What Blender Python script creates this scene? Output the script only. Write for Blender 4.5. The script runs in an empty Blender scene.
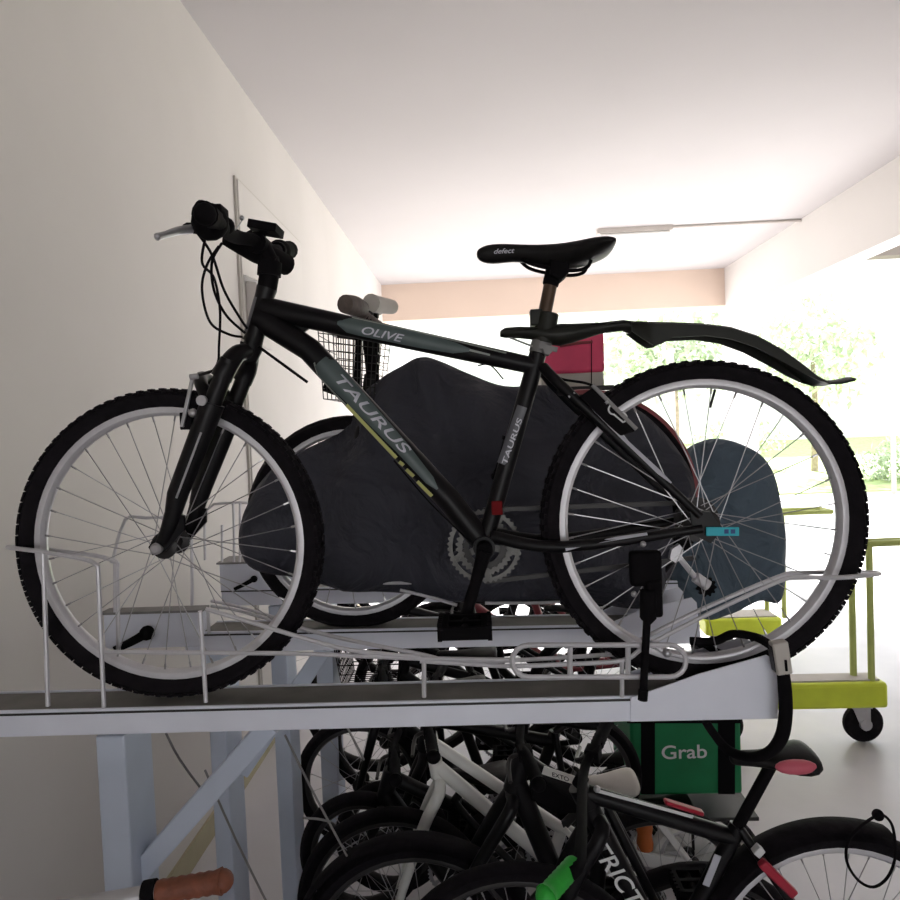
import bpy, bmesh, math, random
from mathutils import Vector, Matrix, noise
random.seed(7)
SC = bpy.context.scene
COL = SC.collection
V = Vector
R_ = math.radians

# ---------------------------------------------------------------- camera
F = 690.0                                   # focal length in pixels of the 900 px frame
CAM = V((0, 0, 1.75))
dC = V((30, 25, F)).normalized()            # world +Y seen from the camera
rho = R_(2.2)
zC = V((-math.sin(rho), math.cos(rho), 0)); zC = (zC - dC * zC.dot(dC)).normalized()
xC = zC.cross(dC)
def ray(px, py):
    c = V((px - 450, 450 - py, F))
    return V((xC.dot(c), dC.dot(c), zC.dot(c)))
cd = bpy.data.cameras.new('camera'); cam = bpy.data.objects.new('camera', cd); COL.objects.link(cam)
cd.sensor_width = 36; cd.lens = F / 900 * 36; cd.clip_start = 0.02; cd.clip_end = 400
m = Matrix.Identity(4)
for i, e in enumerate((V((1, 0, 0)), V((0, 1, 0)), V((0, 0, -1)))):
    wv = V((xC.dot(e), dC.dot(e), zC.dot(e)))
    for j in range(3): m[j][i] = wv[j]
for j in range(3): m[j][3] = CAM[j]
cam.matrix_world = m
SC.camera = cam

# ---------------------------------------------------------------- light and exposure
w = bpy.data.worlds.new('daylight'); SC.world = w; w.use_nodes = True
bg = w.node_tree.nodes['Background']
bg.inputs[0].default_value = (0.92, 0.96, 1.0, 1); bg.inputs[1].default_value = 5.5
sd = bpy.data.lights.new('sun', 'SUN'); sun = bpy.data.objects.new('sun', sd); COL.objects.link(sun)
sd.energy = 44.0; sd.angle = R_(2); sd.color = (1.0, 0.97, 0.95)
sun.rotation_euler = (R_(-52), R_(10), 0)
SC.view_settings.view_transform = 'Standard'; SC.view_settings.look = 'None'
SC.view_settings.gamma = 1; SC.view_settings.use_curve_mapping = False
SC.view_settings.exposure = -1.1

# ---------------------------------------------------------------- materials
def mat(name, col, rough=0.5, metal=0.0, var=0.0, scale=20.0, bump=0.0, spec=0.5):
    mt = bpy.data.materials.new(name); mt.use_nodes = True
    nt = mt.node_tree; b = nt.nodes['Principled BSDF']
    b.inputs['Base Color'].default_value = (*col, 1); b.inputs['Roughness'].default_value = rough
    b.inputs['Metallic'].default_value = metal; b.inputs['Specular IOR Level'].default_value = spec
    if var or bump:
        tc = nt.nodes.new('ShaderNodeTexCoord'); n = nt.nodes.new('ShaderNodeTexNoise')
        n.inputs['Scale'].default_value = scale; n.inputs['Detail'].default_value = 5
        nt.links.new(tc.outputs['Object'], n.inputs['Vector'])
        if var:
            r = nt.nodes.new('ShaderNodeValToRGB')
            r.color_ramp.elements[0].position = 0.3; r.color_ramp.elements[1].position = 0.7
            r.color_ramp.elements[0].color = (*[c * (1 - var) for c in col], 1)
            r.color_ramp.elements[1].color = (*[min(1, c * (1 + var)) for c in col], 1)
            nt.links.new(n.outputs['Fac'], r.inputs['Fac']); nt.links.new(r.outputs['Color'], b.inputs['Base Color'])
        if bump:
            bp = nt.nodes.new('ShaderNodeBump'); bp.inputs['Strength'].default_value = bump
            bp.inputs['Distance'].default_value = 0.01
            nt.links.new(n.outputs['Fac'], bp.inputs['Height']); nt.links.new(bp.outputs['Normal'], b.inputs['Normal'])
    return mt
M = dict(
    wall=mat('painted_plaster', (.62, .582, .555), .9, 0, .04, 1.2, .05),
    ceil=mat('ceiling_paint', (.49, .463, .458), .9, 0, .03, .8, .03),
    beam=mat('beam_paint', (.68, .65, .62), .9, 0, .03, 1.0),
    back=mat('peach_paint', (.66, .53, .44), .9, 0, .03, 1.0),
    white=mat('white_paint', (.85, .84, .82), .8, 0, .03, 2.0),
    floor=mat('concrete_floor', (.60, .575, .60), .36, 0, .12, 1.5, .05),
    pave=mat('pavement', (.72, .71, .69), .8, 0, .1, .6),
    grass=mat('grass', (.42, .52, .24), .9, 0, .35, 6, .3),
    leaf=mat('leaf', (.56, .64, .48), .6, 0, .4, 3),  # paled: outdoor bloom and overexposure are put into the leaf colour
    bark=mat('bark', (.34, .27, .21), .9, 0, .3, 12, .4),
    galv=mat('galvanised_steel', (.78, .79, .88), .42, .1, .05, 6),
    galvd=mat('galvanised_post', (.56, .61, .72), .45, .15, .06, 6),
    wire=mat('galvanised_wire', (.62, .60, .63), .4, .35, .05, 30),
    rubber=mat('tyre_rubber', (.010, .008, .010), .8, 0, .25, 60, .2, .1),
    blackm=mat('gloss_black_paint', (.005, .004, .005), .38, 0, .1, 10, 0, .22),
    blackp=mat('black_plastic', (.007, .006, .007), .8, 0, .15, 30, .1, .06),
    darkst=mat('dark_steel', (.025, .022, .022), .45, .3, .1, 30),
    brown=mat('worn_post_steel', (.075, .045, .03), .4, .5, .2, 25),
    rim=mat('rim_alloy', (.66, .64, .67), .38, .25, .05, 40),
    alloy=mat('alloy', (.48, .47, .49), .35, .7, .05, 40),
    spoke=mat('spoke_steel', (.45, .44, .46), .3, .8),
    decal=mat('decal_teal_grey', (.075, .10, .10), .4, 0, .1, 20),
    decalg=mat('decal_grey', (.10, .10, .115), .4, 0, .1, 20),
    letter=mat('letter_silver', (.52, .52, .58), .4),
    letterw=mat('letter_white', (.75, .75, .75), .5),
    line=mat('line_grey', (.28, .30, .27), .4),
    ring=mat('chainring_steel', (.12, .115, .11), .45, .5, .2, 40),
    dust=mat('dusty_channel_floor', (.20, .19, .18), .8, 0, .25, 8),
    dull=mat('dull_alloy', (.22, .21, .21), .6, .3, .1, 40),
    yellow=mat('stripe_yellow', (.66, .66, .26), .5),
    saddle=mat('saddle_vinyl', (.008, .007, .007), .5, 0, .1, 40, .1, .2),
    guard=mat('mudguard_plastic', (.014, .014, .011), .45, 0, .1, 20, 0, .25),
    cover=mat('cover_cloth', (.030, .030, .042), .7, 0, .15, 9, .15),
    teal=mat('teal_cover_cloth', (.075, .11, .145), .7, 0, .15, 12, .2),
    maroon=mat('maroon_paint', (.24, .04, .05), .4, 0, .1, 10),
    pinkred=mat('pink_red_cloth', (.80, .07, .17), .6, 0, .08, 12, .1),
    greyc=mat('grey_cloth', (.52, .48, .44), .7, 0, .06, 12, .1),
    green=mat('green_bag_cloth', (.0, .19, .06), .6, 0, .1, 10, .1),
    gripg=mat('green_grip_rubber', (.02, .40, .035), .5, 0, .1, 40, .2),
    gripb=mat('brown_grip_rubber', (.20, .06, .03), .6, 0, .2, 60, .4),
    gripk=mat('grey_brown_grip', (.10, .075, .065), .6, 0, .2, 60, .2),
    lime=mat('lime_paint', (.68, .77, .05), .45, 0, .08, 8),
    limed=mat('lime_tube_paint', (.50, .56, .17), .4, .2, .08, 8),
    bwhite=mat('white_bike_paint', (.78, .76, .72), .35, 0, .05, 10),
    red=mat('red_paint', (.42, .015, .04), .4, 0, .1, 20),
    reflr=mat('red_reflector', (.16, .008, .01), .7, 0, 0, 20, 0, .1),
    cyan=mat('cyan_tag', (.0, .40, .50), .45),
    navy=mat('navy_ink', (.01, .06, .2), .5),
    pink=mat('pink_vinyl', (.65, .12, .17), .5),
    soft=mat('clear_lamp_cover', (.75, .75, .72), .4),
    orange=mat('orange_plastic', (.5, .12, .02), .5),
    card=mat('brown_render', (.13, .11, .095), .85, 0, .1, 3),
    stone=mat('wall_base_render', (.42, .37, .25), .9, 0, .15, 2, .1),
)

# ---------------------------------------------------------------- mesh builder
ORG = {}
def perp(d):
    d = d.normalized(); a = V((0, 0, 1)) if abs(d.z) < .9 else V((1, 0, 0))
    return d.cross(a).normalized()
def spline(pts, n=6, closed=False):
    pts = [V(p) for p in pts]; out = []; L = len(pts)
    rng = range(L) if closed else range(L - 1)
    for i in rng:
        if closed: p0, p1, p2, p3 = pts[(i - 1) % L], pts[i], pts[(i + 1) % L], pts[(i + 2) % L]
        else: p0, p1, p2, p3 = pts[max(i - 1, 0)], pts[i], pts[i + 1], pts[min(i + 2, L - 1)]
        for k in range(n):
            t = k / n
            out.append(.5 * ((2 * p1) + (p2 - p0) * t + (2 * p0 - 5 * p1 + 4 * p2 - p3) * t * t + (3 * p1 - p0 - 3 * p2 + p3) * t ** 3))
    if not closed: out.append(pts[-1])
    return out
class MB:
    def __init__(s): s.bm = bmesh.new()
    def ringfaces(s, rings, closed_u=True, closed_v=False, caps=True):
        n = len(rings[0]); K = len(rings)
        for i in range(K if closed_v else K - 1):
            a, b = rings[i], rings[(i + 1) % K]
            for j in range(n if closed_u else n - 1):
                k = (j + 1) % n
                try: s.bm.faces.new((a[j], a[k], b[k], b[j]))
                except ValueError: pass
        if caps and not closed_v and n > 2:
            try: s.bm.faces.new(list(reversed(rings[0])))
            except ValueError: pass
            try: s.bm.faces.new(rings[-1])
            except ValueError: pass
    def tube(s, pts, r, seg=10, smooth=0, closed=False, caps=True, flat=None):
        pts = [V(p) for p in pts]
        if smooth:
            if isinstance(r, (list, tuple)):
                rr = []
                for i in range(len(pts) - 1):
                    for k in range(smooth): rr.append(r[i] + (r[i + 1] - r[i]) * k / smooth)
                rr.append(r[-1]); r = rr
            pts = spline(pts, smooth, closed)
        L = len(pts)
        if not isinstance(r, (list, tuple)): r = [r] * L
        t0 = (pts[1] - pts[0]).normalized(); nrm = perp(t0) if flat is None else (flat - t0 * flat.dot(t0)).normalized()
        rings = []
        for i in range(L):
            if closed: t = pts[(i + 1) % L] - pts[(i - 1) % L]
            else: t = pts[min(i + 1, L - 1)] - pts[max(i - 1, 0)]
            t = t.normalized(); nrm = (nrm - t * nrm.dot(t))
            nrm = nrm.normalized() if nrm.length > 1e-6 else perp(t)
            bi = t.cross(nrm)
            rings.append([s.bm.verts.new(pts[i] + (nrm * math.cos(6.28318 * k / seg) + bi * math.sin(6.28318 * k / seg)) * r[i]) for k in range(seg)])
        s.ringfaces(rings, True, closed, caps)
        return s
    def box(s, c, ax, ay, az):
        c = V(c); vs = [s.bm.verts.new(c + ax * i + ay * j + az * k) for i in (-1, 1) for j in (-1, 1) for k in (-1, 1)]
        for f in ((0, 1, 3, 2), (4, 6, 7, 5), (0, 4, 5, 1), (2, 3, 7, 6), (0, 2, 6, 4), (1, 5, 7, 3)):
            s.bm.faces.new([vs[i] for i in f])
        return s
    def abox(s, x0, x1, y0, y1, z0, z1):
        return s.box(((x0 + x1) / 2, (y0 + y1) / 2, (z0 + z1) / 2), V(((x1 - x0) / 2, 0, 0)), V((0, (y1 - y0) / 2, 0)), V((0, 0, (z1 - z0) / 2)))
    def bar(s, p0, p1, hw, hh, side):
        p0 = V(p0); p1 = V(p1); d = (p1 - p0); t = d.normalized(); sd = (side - t * side.dot(t)).normalized(); up = t.cross(sd)
        return s.box((p0 + p1) / 2, d / 2, sd * hw, up * hh)
    def prism(s, pts, off):
        pts = [V(p) for p in pts]
        a = [s.bm.verts.new(p) for p in pts]; b = [s.bm.verts.new(p + off) for p in pts]
        n = len(a)
        for i in range(n): s.bm.faces.new((a[i], a[(i + 1) % n], b[(i + 1) % n], b[i]))
        s.bm.faces.new(list(reversed(a))); s.bm.faces.new(b)
        return s
    def lathe(s, c, ax, prof, seg=48, closed=True, arc=None, e1=None):
        c = V(c); ax = ax.normalized(); e1 = perp(ax) if e1 is None else e1; e2 = ax.cross(e1)
        rings = []; a0, a1 = arc if arc else (0, 2 * math.pi)
        n = seg if not arc else seg + 1
        for i in range(n):
            a = a0 + (a1 - a0) * i / seg; d = e1 * math.cos(a) + e2 * math.sin(a)
            rings.append([s.bm.verts.new(c + d * r + ax * h) for r, h in prof])
        s.ringfaces(rings, closed, not arc, bool(arc) and closed)
        if not closed and not arc:
            for j in (0, -1):
                if prof[j][0] > 1e-5:
                    vs = [r[j] for r in rings]
                    try: s.bm.faces.new(vs)
                    except ValueError: pass
        return s
    def disc(s, c, ax, r, h, seg=24):
        return s.lathe(c, ax, [(r, -h), (r, h)], seg, False)
    def ball(s, c, r, ax=V((0, 0, 1)), seg=12, k=(1, 1)):
        n = 8
        return s.lathe(c, ax, [(max(1e-4, r * k[0] * math.sin(math.pi * i / n)), -r * k[1] * math.cos(math.pi * i / n)) for i in range(n + 1)], seg, False)
    def loft(s, rings, caps=True):
        rr = [[s.bm.verts.new(p) for p in r] for r in rings]
        s.ringfaces(rr, True, False, caps); return s
    def grid(s, pts):
        rr = [[s.bm.verts.new(p) for p in r] for r in pts]
        s.ringfaces(rr, False, False, False); return s
    def build(s, name, m, parent=None, smooth=True, bevel=0.0, sub=0, solid=0.0, flatdeg=40):
        bm = s.bm
        bmesh.ops.recalc_face_normals(bm, faces=bm.faces)
        o_ = ORG.get(parent.name, V((0, 0, 0))) if parent else V((0, 0, 0))
        if not parent:                                       # origin at the base of the thing
            xs = [v.co for v in bm.verts]
            o_ = V((sum(c.x for c in xs) / len(xs), sum(c.y for c in xs) / len(xs), min(c.z for c in xs)))
        for v in bm.verts: v.co -= o_
        me = bpy.data.meshes.new(name); bm.to_mesh(me); bm.free()
        if isinstance(m, (list, tuple)):
            for q in m: me.materials.append(q)
        else: me.materials.append(m)
        if smooth:
            for p in me.polygons: p.use_smooth = True
            try: me.set_sharp_from_angle(angle=R_(flatdeg))
            except Exception: pass
        o = bpy.data.objects.new(name, me); COL.objects.link(o)
        if parent: o.parent = parent; ORG[o.name] = o_
        else: o.location = o_; ORG[o.name] = o_
        if solid:
            md = o.modifiers.new('solid', 'SOLIDIFY'); md.thickness = solid; md.offset = 0
        if bevel:
            md = o.modifiers.new('bevel', 'BEVEL'); md.width = bevel; md.segments = 2; md.limit_method = 'ANGLE'
        if sub:
            md = o.modifiers.new('sub', 'SUBSURF'); md.levels = sub; md.render_levels = sub
        return o
def tag(o, label=None, cat=None, group=None, kind=None):
    if label: o['label'] = label
    if cat: o['category'] = cat
    if group: o['group'] = group
    if kind: o['kind'] = kind
    return o
def thing(name, label, cat, loc, group=None):
    o = bpy.data.objects.new(name, None); o.empty_display_size = .05; COL.objects.link(o); o.location = loc
    ORG[o.name] = V(loc)
    return tag(o, label, cat, group)
def struct(o): o['kind'] = 'structure'; return o
def text_mesh(name, s, size, m, parent, p0, dx, up, nrm, shear=0.0, depth=.0004, tube_r=None, tube_c=0.0, width=None):
    """lettering laid on a surface: baseline start p0, reading direction dx, letter height along up"""
    cu = bpy.data.curves.new('t', 'FONT'); cu.body = s; cu.size = size; cu.shear = shear; cu.offset = size * .012
    ob = bpy.data.objects.new('t', cu); COL.objects.link(ob)
    dg = bpy.context.evaluated_depsgraph_get(); dg.update()
    me = bpy.data.meshes.new_from_object(ob.evaluated_get(dg))
    bpy.data.objects.remove(ob); bpy.data.curves.remove(cu)
    bm = bmesh.new(); bm.from_mesh(me); bpy.data.meshes.remove(me)
    ws = max(v.co.x for v in bm.verts); sc = width / ws if width else 1
    if tube_r:
        for k in range(-2, 12):
            bmesh.ops.bisect_plane(bm, geom=bm.verts[:] + bm.edges[:] + bm.faces[:], plane_co=(0, size * k * .09, 0), plane_no=(0, 1, 0))
    dx = dx.normalized(); up = up.normalized(); nrm = nrm.normalized(); mbx = MB(); mbx.bm.free(); mbx.bm = bm
    for v in bm.verts:
        x, y = v.co.x * sc, v.co.y; h = depth
        if tube_r:
            t = max(-tube_r * .97, min(tube_r * .97, y - tube_c)); h = math.sqrt(tube_r ** 2 - t * t) - tube_r + depth
        v.co = p0 + dx * x + up * y + nrm * h
    return mbx.build(name, m, parent, smooth=False)

# ---------------------------------------------------------------- the plane of the big bicycle
def at_depth(px, py, D):
    """point on the ray of a photo pixel at optical depth D metres"""
    c = V((px - 450, 450 - py, F)) * (D / F)
    return CAM + V((xC.dot(c), dC.dot(c), zC.dot(c)))
HF = at_depth(171, 543, 1.43); HR = at_depth(701, 521.5, 1.389)
U = (HR - HF); U.z = 0; U.normalize(); N = V((U.y, -U.x, 0)); Z = V((0, 0, 1))
def B(px, py, w=0.0):
    d = ray(px, py); t = (HF + N * w - CAM).dot(N) / d.dot(N)
    return CAM + d * t
def Q(px, py, w=0.0): return B(px, py, 0) + N * w
def Y_(px, py, y):
    d = ray(px, py); return CAM + d * (y / d.y)

# ---------------------------------------------------------------- the setting
CZ, WX, BX, BY = 3.66, -1.24, 3.25, 9.2
struct(MB().abox(-1.6, 3.9, -4, 9.6, -.2, 0).build('floor', M['floor'], smooth=False))
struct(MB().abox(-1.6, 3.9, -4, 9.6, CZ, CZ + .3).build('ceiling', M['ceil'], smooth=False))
struct(MB().abox(-1.6, WX, -4, 9.6, 0, CZ).build('wall_left', M['wall'], smooth=False))
struct(MB().abox(WX, WX + .012, -4, BY, 0, .10).build('baseboard_left', M['stone'], smooth=False))
struct(MB().abox(BX, BX + .2, -4, BY + .2, 3.07, CZ).build('beam_right', M['beam'], smooth=False))
struct(MB().abox(WX, 3.3, BY, BY + .25, 3.18, CZ).build('beam_back', M['back'], smooth=False))
struct(MB().abox(3.3, 3.62, BY - .05, BY + .3, 0, CZ).build('column_back', M['white'], smooth=False))
struct(MB().abox(BX, BX + .2, -4, 4.3, 0, 3.07).build('added_wall_right', M['beam'], smooth=False))  # unseen wall, added to darken the interior near the camera
wb = MB(); wb.abox(WX, BX + .2, -4.2, -4, 2.2, CZ); wb.abox(2.9, BX + .2, -4.2, -4, 0, 2.2); wb.abox(WX, 2.9, -4.2, -4, 0, .45)
struct(wb.build('added_wall_behind', M['beam'], smooth=False))  # unseen wall added behind the camera; its opening and parapet regulate front fill
struct(MB().abox(-60, 60, -60, 90, -.30, -.06).build('ground_outside', M['pave'], smooth=False))
# riser cupboard door set in the left wall
d1 = MB()
d1.abox(WX, WX + .02, 3.62, 4.9, .1, 3.09)
d1 = struct(d1.build('door_1', M['wall'], smooth=False, bevel=.004))
fr = MB()
for a in ((3.605, 3.62, .1, 3.105), (4.9, 4.915, .1, 3.105), (3.62, 4.9, 3.09, 3.105)):
    fr.abox(WX, WX + .012, *a)
fr.build('door_frame', M['greyc'], d1, smooth=False)
MB().abox(WX + .02, WX + .05, 3.68, 3.72, 1.3, 1.42).build('door_handle', M['alloy'], d1, smooth=False, bevel=.005)
mb = thing('meter_box', 'pale meter box with sloping lid on the left wall behind the handlebar', 'box', (WX, 3.8, 2.2))
MB().abox(WX + .02, WX + .08, 3.66, 3.9, 2.22, 2.56).build('housing', M['wall'], mb, smooth=False, bevel=.006)
MB().prism([(WX + .02, 3.64, 2.56), (WX + .10, 3.64, 2.56), (WX + .02, 3.64, 2.60)], V((0, .28, 0))).build('lid', M['white'], mb, smooth=False, bevel=.004)
# far block and overhang across the way
struct(MB().abox(-30, 40, 46, 60, -.1, 14).build('building_far', M['white'], smooth=False))
struct(MB().abox(6.6, 16, 12, 12.3, 4.32, 5.6).build('overhang_far', M['card'], smooth=False))
tag(MB().abox(-2, 30, 15.5, 46, -.06, -.02).build('lawn', M['grass'], smooth=False), kind='stuff')
def tree(name, label, c, rx, rz, hz, n, trunk_r, s, group=None):
    c = V(c); t = thing(name, label, 'tree' if trunk_r > .05 else 'shrub', (c.x, c.y, -.05), group)
    MB().tube([c + V((0, 0, -.05)), c + V((.05, 0, hz * .6)), c + V((.02, .05, hz))], [trunk_r, trunk_r * .8, trunk_r * .5], 10, 3).build('trunk' if trunk_r > .05 else 'stem', M['bark'], t)
    b = MB(); rd = random.Random(name + str(c.x))
    for i in range(n):
        d = V((rd.gauss(0, 1), rd.gauss(0, 1), rd.gauss(0, 1))).normalized() * (rd.random() ** .4)
        k = 1 + .35 * noise.noise(d * 2.1 + c)
        p = c + V((0, 0, hz)) + V((d.x * rx, d.y * rx, d.z * rz)) * k
        if p.z < .0: continue
        a = V((rd.gauss(0, 1), rd.gauss(0, 1), rd.gauss(0, 1))).normalized(); q = perp(a) * s * .45; a = a * s
        vs = [b.bm.verts.new(p + e) for e in (-a, -a * .2 + q, a, -a * .2 - q)]
        b.bm.faces.new(vs)
    b.build('foliage', M['leaf'], t, smooth=False)
def hz_at(px, py, y): return Y_(px, py, y)
c = Y_(672, 352, 17.0); tree('leafy_tree', 'pale green tree beyond the far opening, seen under the mudguard', (c.x, c.y, 0), 2.1, 1.15, c.z, 1500, .09, .17)
c = Y_(812, 352, 21.0); tree('leafy_tree', 'pale tree outside right of the column, behind the tip of the mudguard', (c.x, c.y, 0), 1.9, 1.7, c.z, 1300, .1, .17)
c = Y_(905, 468, 17.5); tree('leafy_shrub', 'green shrub on the lawn at the right edge of view', (c.x, c.y, 0), 1.1, .8, c.z, 1300, .03, .10)
c = Y_(735, 440, 23.0); tree('leafy_shrub', 'pale hedge shrub outside, seen through the top of the rear wheel', (c.x, c.y, 0), 1.6, .7, max(c.z, .5), 900, .03, .12)
for px, py, y, lb in ((672, 372, 15.0, 'slim grey lamp post in front of the tree under the mudguard'), (892, 376, 15, 'slim bollard-topped post beyond the right opening')):
    c = Y_(px, py, y)
    t = thing('lamp_post', lb, 'post', (c.x, c.y, -.05))
    MB().tube([(c.x, c.y, -.05), (c.x, c.y, c.z + .4)], .05, 10).build('pole', M['greyc'], t)
    MB().disc((c.x, c.y, c.z + .45), Z, .08, .05).build('cap', M['greyc'], t)
# ceiling batten lamp and its conduit
p0 = Y_(597, 232, 7.05); p1 = Y_(672, 231, 7.05); p2 = Y_(797, 224, 7.05)
zc = CZ
lt = thing('batten_lamp', 'slim grey fluorescent batten lamp on the ceiling beyond the saddle', 'lamp', (p0.x, 7.05, zc))
MB().abox(p0.x, p1.x, 7.01, 7.09, zc - .05, zc).build('housing', M['greyc'], lt, smooth=False, bevel=.004)
MB().tube([(p0.x + .03, 7.03, zc - .065), (p1.x - .03, 7.03, zc - .065)], .014, 10).build('lamp_tube', M['soft'], lt)
tag(MB().tube([(p1.x, 7.05, zc - .016), (BX, 7.05, zc - .016)], .014, 8).build('conduit', M['greyc']), 'thin grey ceiling conduit running from the batten lamp to the right beam', 'conduit')

# ---------------------------------------------------------------- the big black mountain bike
def wheel(parent, name, c, ax, R, nsp=32, knobs=True, tyre=None, rim=None, hubm=None, e1=None, knobn=84, spokes=True, tw=.0255, hubr=.016, seg=72):
    """rim is the part; tyre, hub, spokes and nipples are its sub-parts"""
    ax = ax.normalized(); k = R / .322; e1 = (U if e1 is None else e1); e1 = (e1 - ax * e1.dot(ax)).normalized(); e2 = ax.cross(e1)
    ro, ri = R - .0395 * (tw / .0255), R - .0515 * (tw / .0255)
    rm = MB().lathe(c, ax, [(ro + .004, -.013), (ro, -.0145), (ri + .003, -.0135), (ri - .003, -.006), (ri - .003, .006), (ri + .003, .0135), (ro, .0145), (ro + .004, .013), (ro - .002, .009), (ro - .002, -.009)], seg, True, None, e1).build(name, rim or M['rim'], parent)
    ty = MB(); t = tw
    ty.lathe(c, ax, [(ro - .002, -.012), (ro + .006, -.0150), (ro + .016, -t * .95), (ro + .027, -t), (R - .006, -t * .72), (R - .001, -t * .3), (R, 0), (R - .001, t * .3), (R - .006, t * .72), (ro + .027, t), (ro + .016, t * .95), (ro + .006, .0150), (ro - .002, .012)], seg, True, None, e1)
    if knobs:
        for i in range(knobn):
            for (w, rr, hw, hl, da) in ((0, R - .0006, .007, .0055, 0), (t * .62, R - .0045, .0055, .005, .5), (-t * .62, R - .0045, .0055, .005, .5), (t * .93, ro + .0315, .003, .0055, 0), (-t * .93, ro + .0315, .003, .0055, 0)):
                a = 2 * math.pi * (i + da) / knobn; d = e1 * math.cos(a) + e2 * math.sin(a); tn = ax.cross(d)
                ty.box(c + d * rr + ax * w, ax * hw, tn * hl, d * .0022)
    ty.build('tyre', tyre or M['rubber'], rm, flatdeg=50)
    MB().lathe(c, ax, [(.004, -.055), (.009, -.055), (.009, -.045), (hubr, -.036), (hubr * 1.7, -.033), (hubr * 1.7, -.029), (hubr * .9, -.024), (hubr * .9, .024), (hubr * 1.7, .029), (hubr * 1.7, .033), (hubr, .036), (.009, .045), (.009, .055), (.004, .055)], 20, False).build('hub', hubm or M['darkst'], rm)
    if spokes:
        for i in range(nsp):
            s = 1 if i % 2 else -1; cr = (1 if (i // 2) % 2 else -1) * R_(62)
            a = 2 * math.pi * (i + .5) / nsp; h = a + cr
            p0 = c + (e1 * math.cos(h) + e2 * math.sin(h)) * hubr * 1.5 + ax * s * .031
            p1 = c + (e1 * math.cos(a) + e2 * math.sin(a)) * (ri - .001) + ax * s * .004
            sp = MB().tube([p0, p1], .0011, 5); q = p1 + (p0 - p1).normalized() * .014
            sp.tube([p1, q], .0022, 5); sp.build('spoke', M['spoke'], rm)
    return rm

bike = thing('mountain_bike', 'large black mountain bike with clip-on mudguard standing on the near upper tray', 'bicycle', tuple(B(440, 705)))
P = Q
# frame
HT, HB = P(267, 288), P(252, 343)
BBp = P(484, 545); ST = P(538, 353); TT0, TT1 = P(268, 309), P(534, 366); DT0, DT1 = P(264, 320), P(480, 539)
f = MB()
f.tube([HT, P(265, 295), P(254, 338), HB], [.021, .0195, .0195, .0215], 20)
f.tube([P(262, 305), TT0, TT1], [.023, .0235, .0175], 20)
f.tube([P(256, 318), DT0, P(310, 350), P(449, 500), DT1], [.026, .0265, .025, .025, .024], 22)
f.tube([ST, BBp], .0175, 18)
f.tube([BBp - N * .035, BBp + N * .035], .022, 20)
f.prism([P(283, 318, -.004), P(312, 327, -.004), P(285, 345, -.004)], N * .008)      # gusset
for s in (1, -1):
    f.tube([P(543, 368, s * .012), P(565, 393, s * .045), P(690, 512, s * .062)], [.011, .0105, .008], 12, 4)
    f.tube([P(492, 535, s * .02), P(560, 543, s * .045), P(692, 524, s * .062)], [.013, .012, .009], 12, 4)
    f.prism([P(680, 506, s * .058), P(700, 508, s * .058), P(712, 524, s * .058), P(700, 538, s * .058), P(684, 530, s * .058)], N * s * .006)
f.tube([P(563, 391, .045), P(563, 391, -.045)], .009, 10)
frame = f.build('frame', M['blackm'], bike)
# decals on the frame tubes
def patch(name, m, p0, p1, r, segs, parent, n=10, eps=.0006):
    """segs: rows (s, a0, a1): along the tube and round it, in degrees from the near side, positive upwards"""
    b = MB(); t = (p1 - p0).normalized(); v = N.cross(t); v = v if v.z > 0 else -v; rows = []
    for s, a0, a1 in segs:
        rows.append([p0 + (p1 - p0) * s + (N * math.cos(R_(a0 + (a1 - a0) * k / n)) + v * math.sin(R_(a0 + (a1 - a0) * k / n))) * (r + eps) for k in range(n + 1)])
    return b.grid(rows).build(name, m, parent)
A0, A1 = P(310, 350), P(449, 500)
tL = (A1 - A0).length
def rad_dt(s): return .029 - .0015 * s
def dts(px):                                                    # place along the down tube by photo column
    return (px - 310) / (449 - 310)
patch('decal', M['decal'], A0, A1, .0252, [(dts(322), -30, 40), (dts(328), -55, 70), (dts(352), -40, 62), (dts(400), -22, 45), (dts(430), -20, 25), (dts(438), -4, 6)], frame)
patch('decal_line', M['line'], A0, A1, .0252, [(dts(320), -24, -14), (dts(327), -64, -52), (dts(345), -62, -48), (dts(358), -60, -46)], frame, eps=.0011)
for a, b_ in ((355, 404), (407, 411), (414, 421), (425, 439)):
    patch('stripe', M['yellow'], A0, A1, .0253, [(dts(a), -64, -36), (dts(b_) - .012, -58, -32), (dts(b_), -54, -32)], frame, eps=.0014)
tD = (A1 - A0).normalized(); vD = N.cross(tD); vD = vD if vD.z > 0 else -vD
pT = A0 + (A1 - A0) * dts(335) + N * .0252 - vD * .002
text_mesh('lettering', 'TAURUS', .027, M['letter'], frame, pT, tD, vD, N, .25, .0014, .0252, .002, width=(A1 - A0).length * (dts(407) - dts(335)))
tT = (TT1 - TT0).normalized(); vT = N.cross(tT); vT = vT if vT.z > 0 else -vT
def tts(px): return (px - 268) / (534 - 268)
patch('decal', M['decal'], TT0, TT1, .0219, [(tts(340), -8, 8), (tts(350), -40, 40), (tts(362), -45, 50), (tts(420), -40, 45), (tts(455), -30, 30), (tts(470), -4, 14)], frame)
patch('decal_line', M['line'], TT0, TT1, .0210, [(tts(352), 46, 54), (tts(420), 42, 50), (tts(505), 26, 36)], frame, eps=.0016)
patch('decal_line', M['line'], TT0, TT1, .0198, [(tts(432), 4, 14), (tts(470), 0, 12), (tts(490), -2, 8)], frame, eps=.0014)
text_mesh('lettering', 'OLIVE', .022, M['letter'], frame, TT0 + (TT1 - TT0) * tts(363) + N * .0216 - vT * .011, tT, vT, N, .3, .0014, .0216, .011, width=(TT1 - TT0).length * (tts(406) - tts(363)))
tS = (BBp - ST).normalized(); vS = N.cross(tS)
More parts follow.
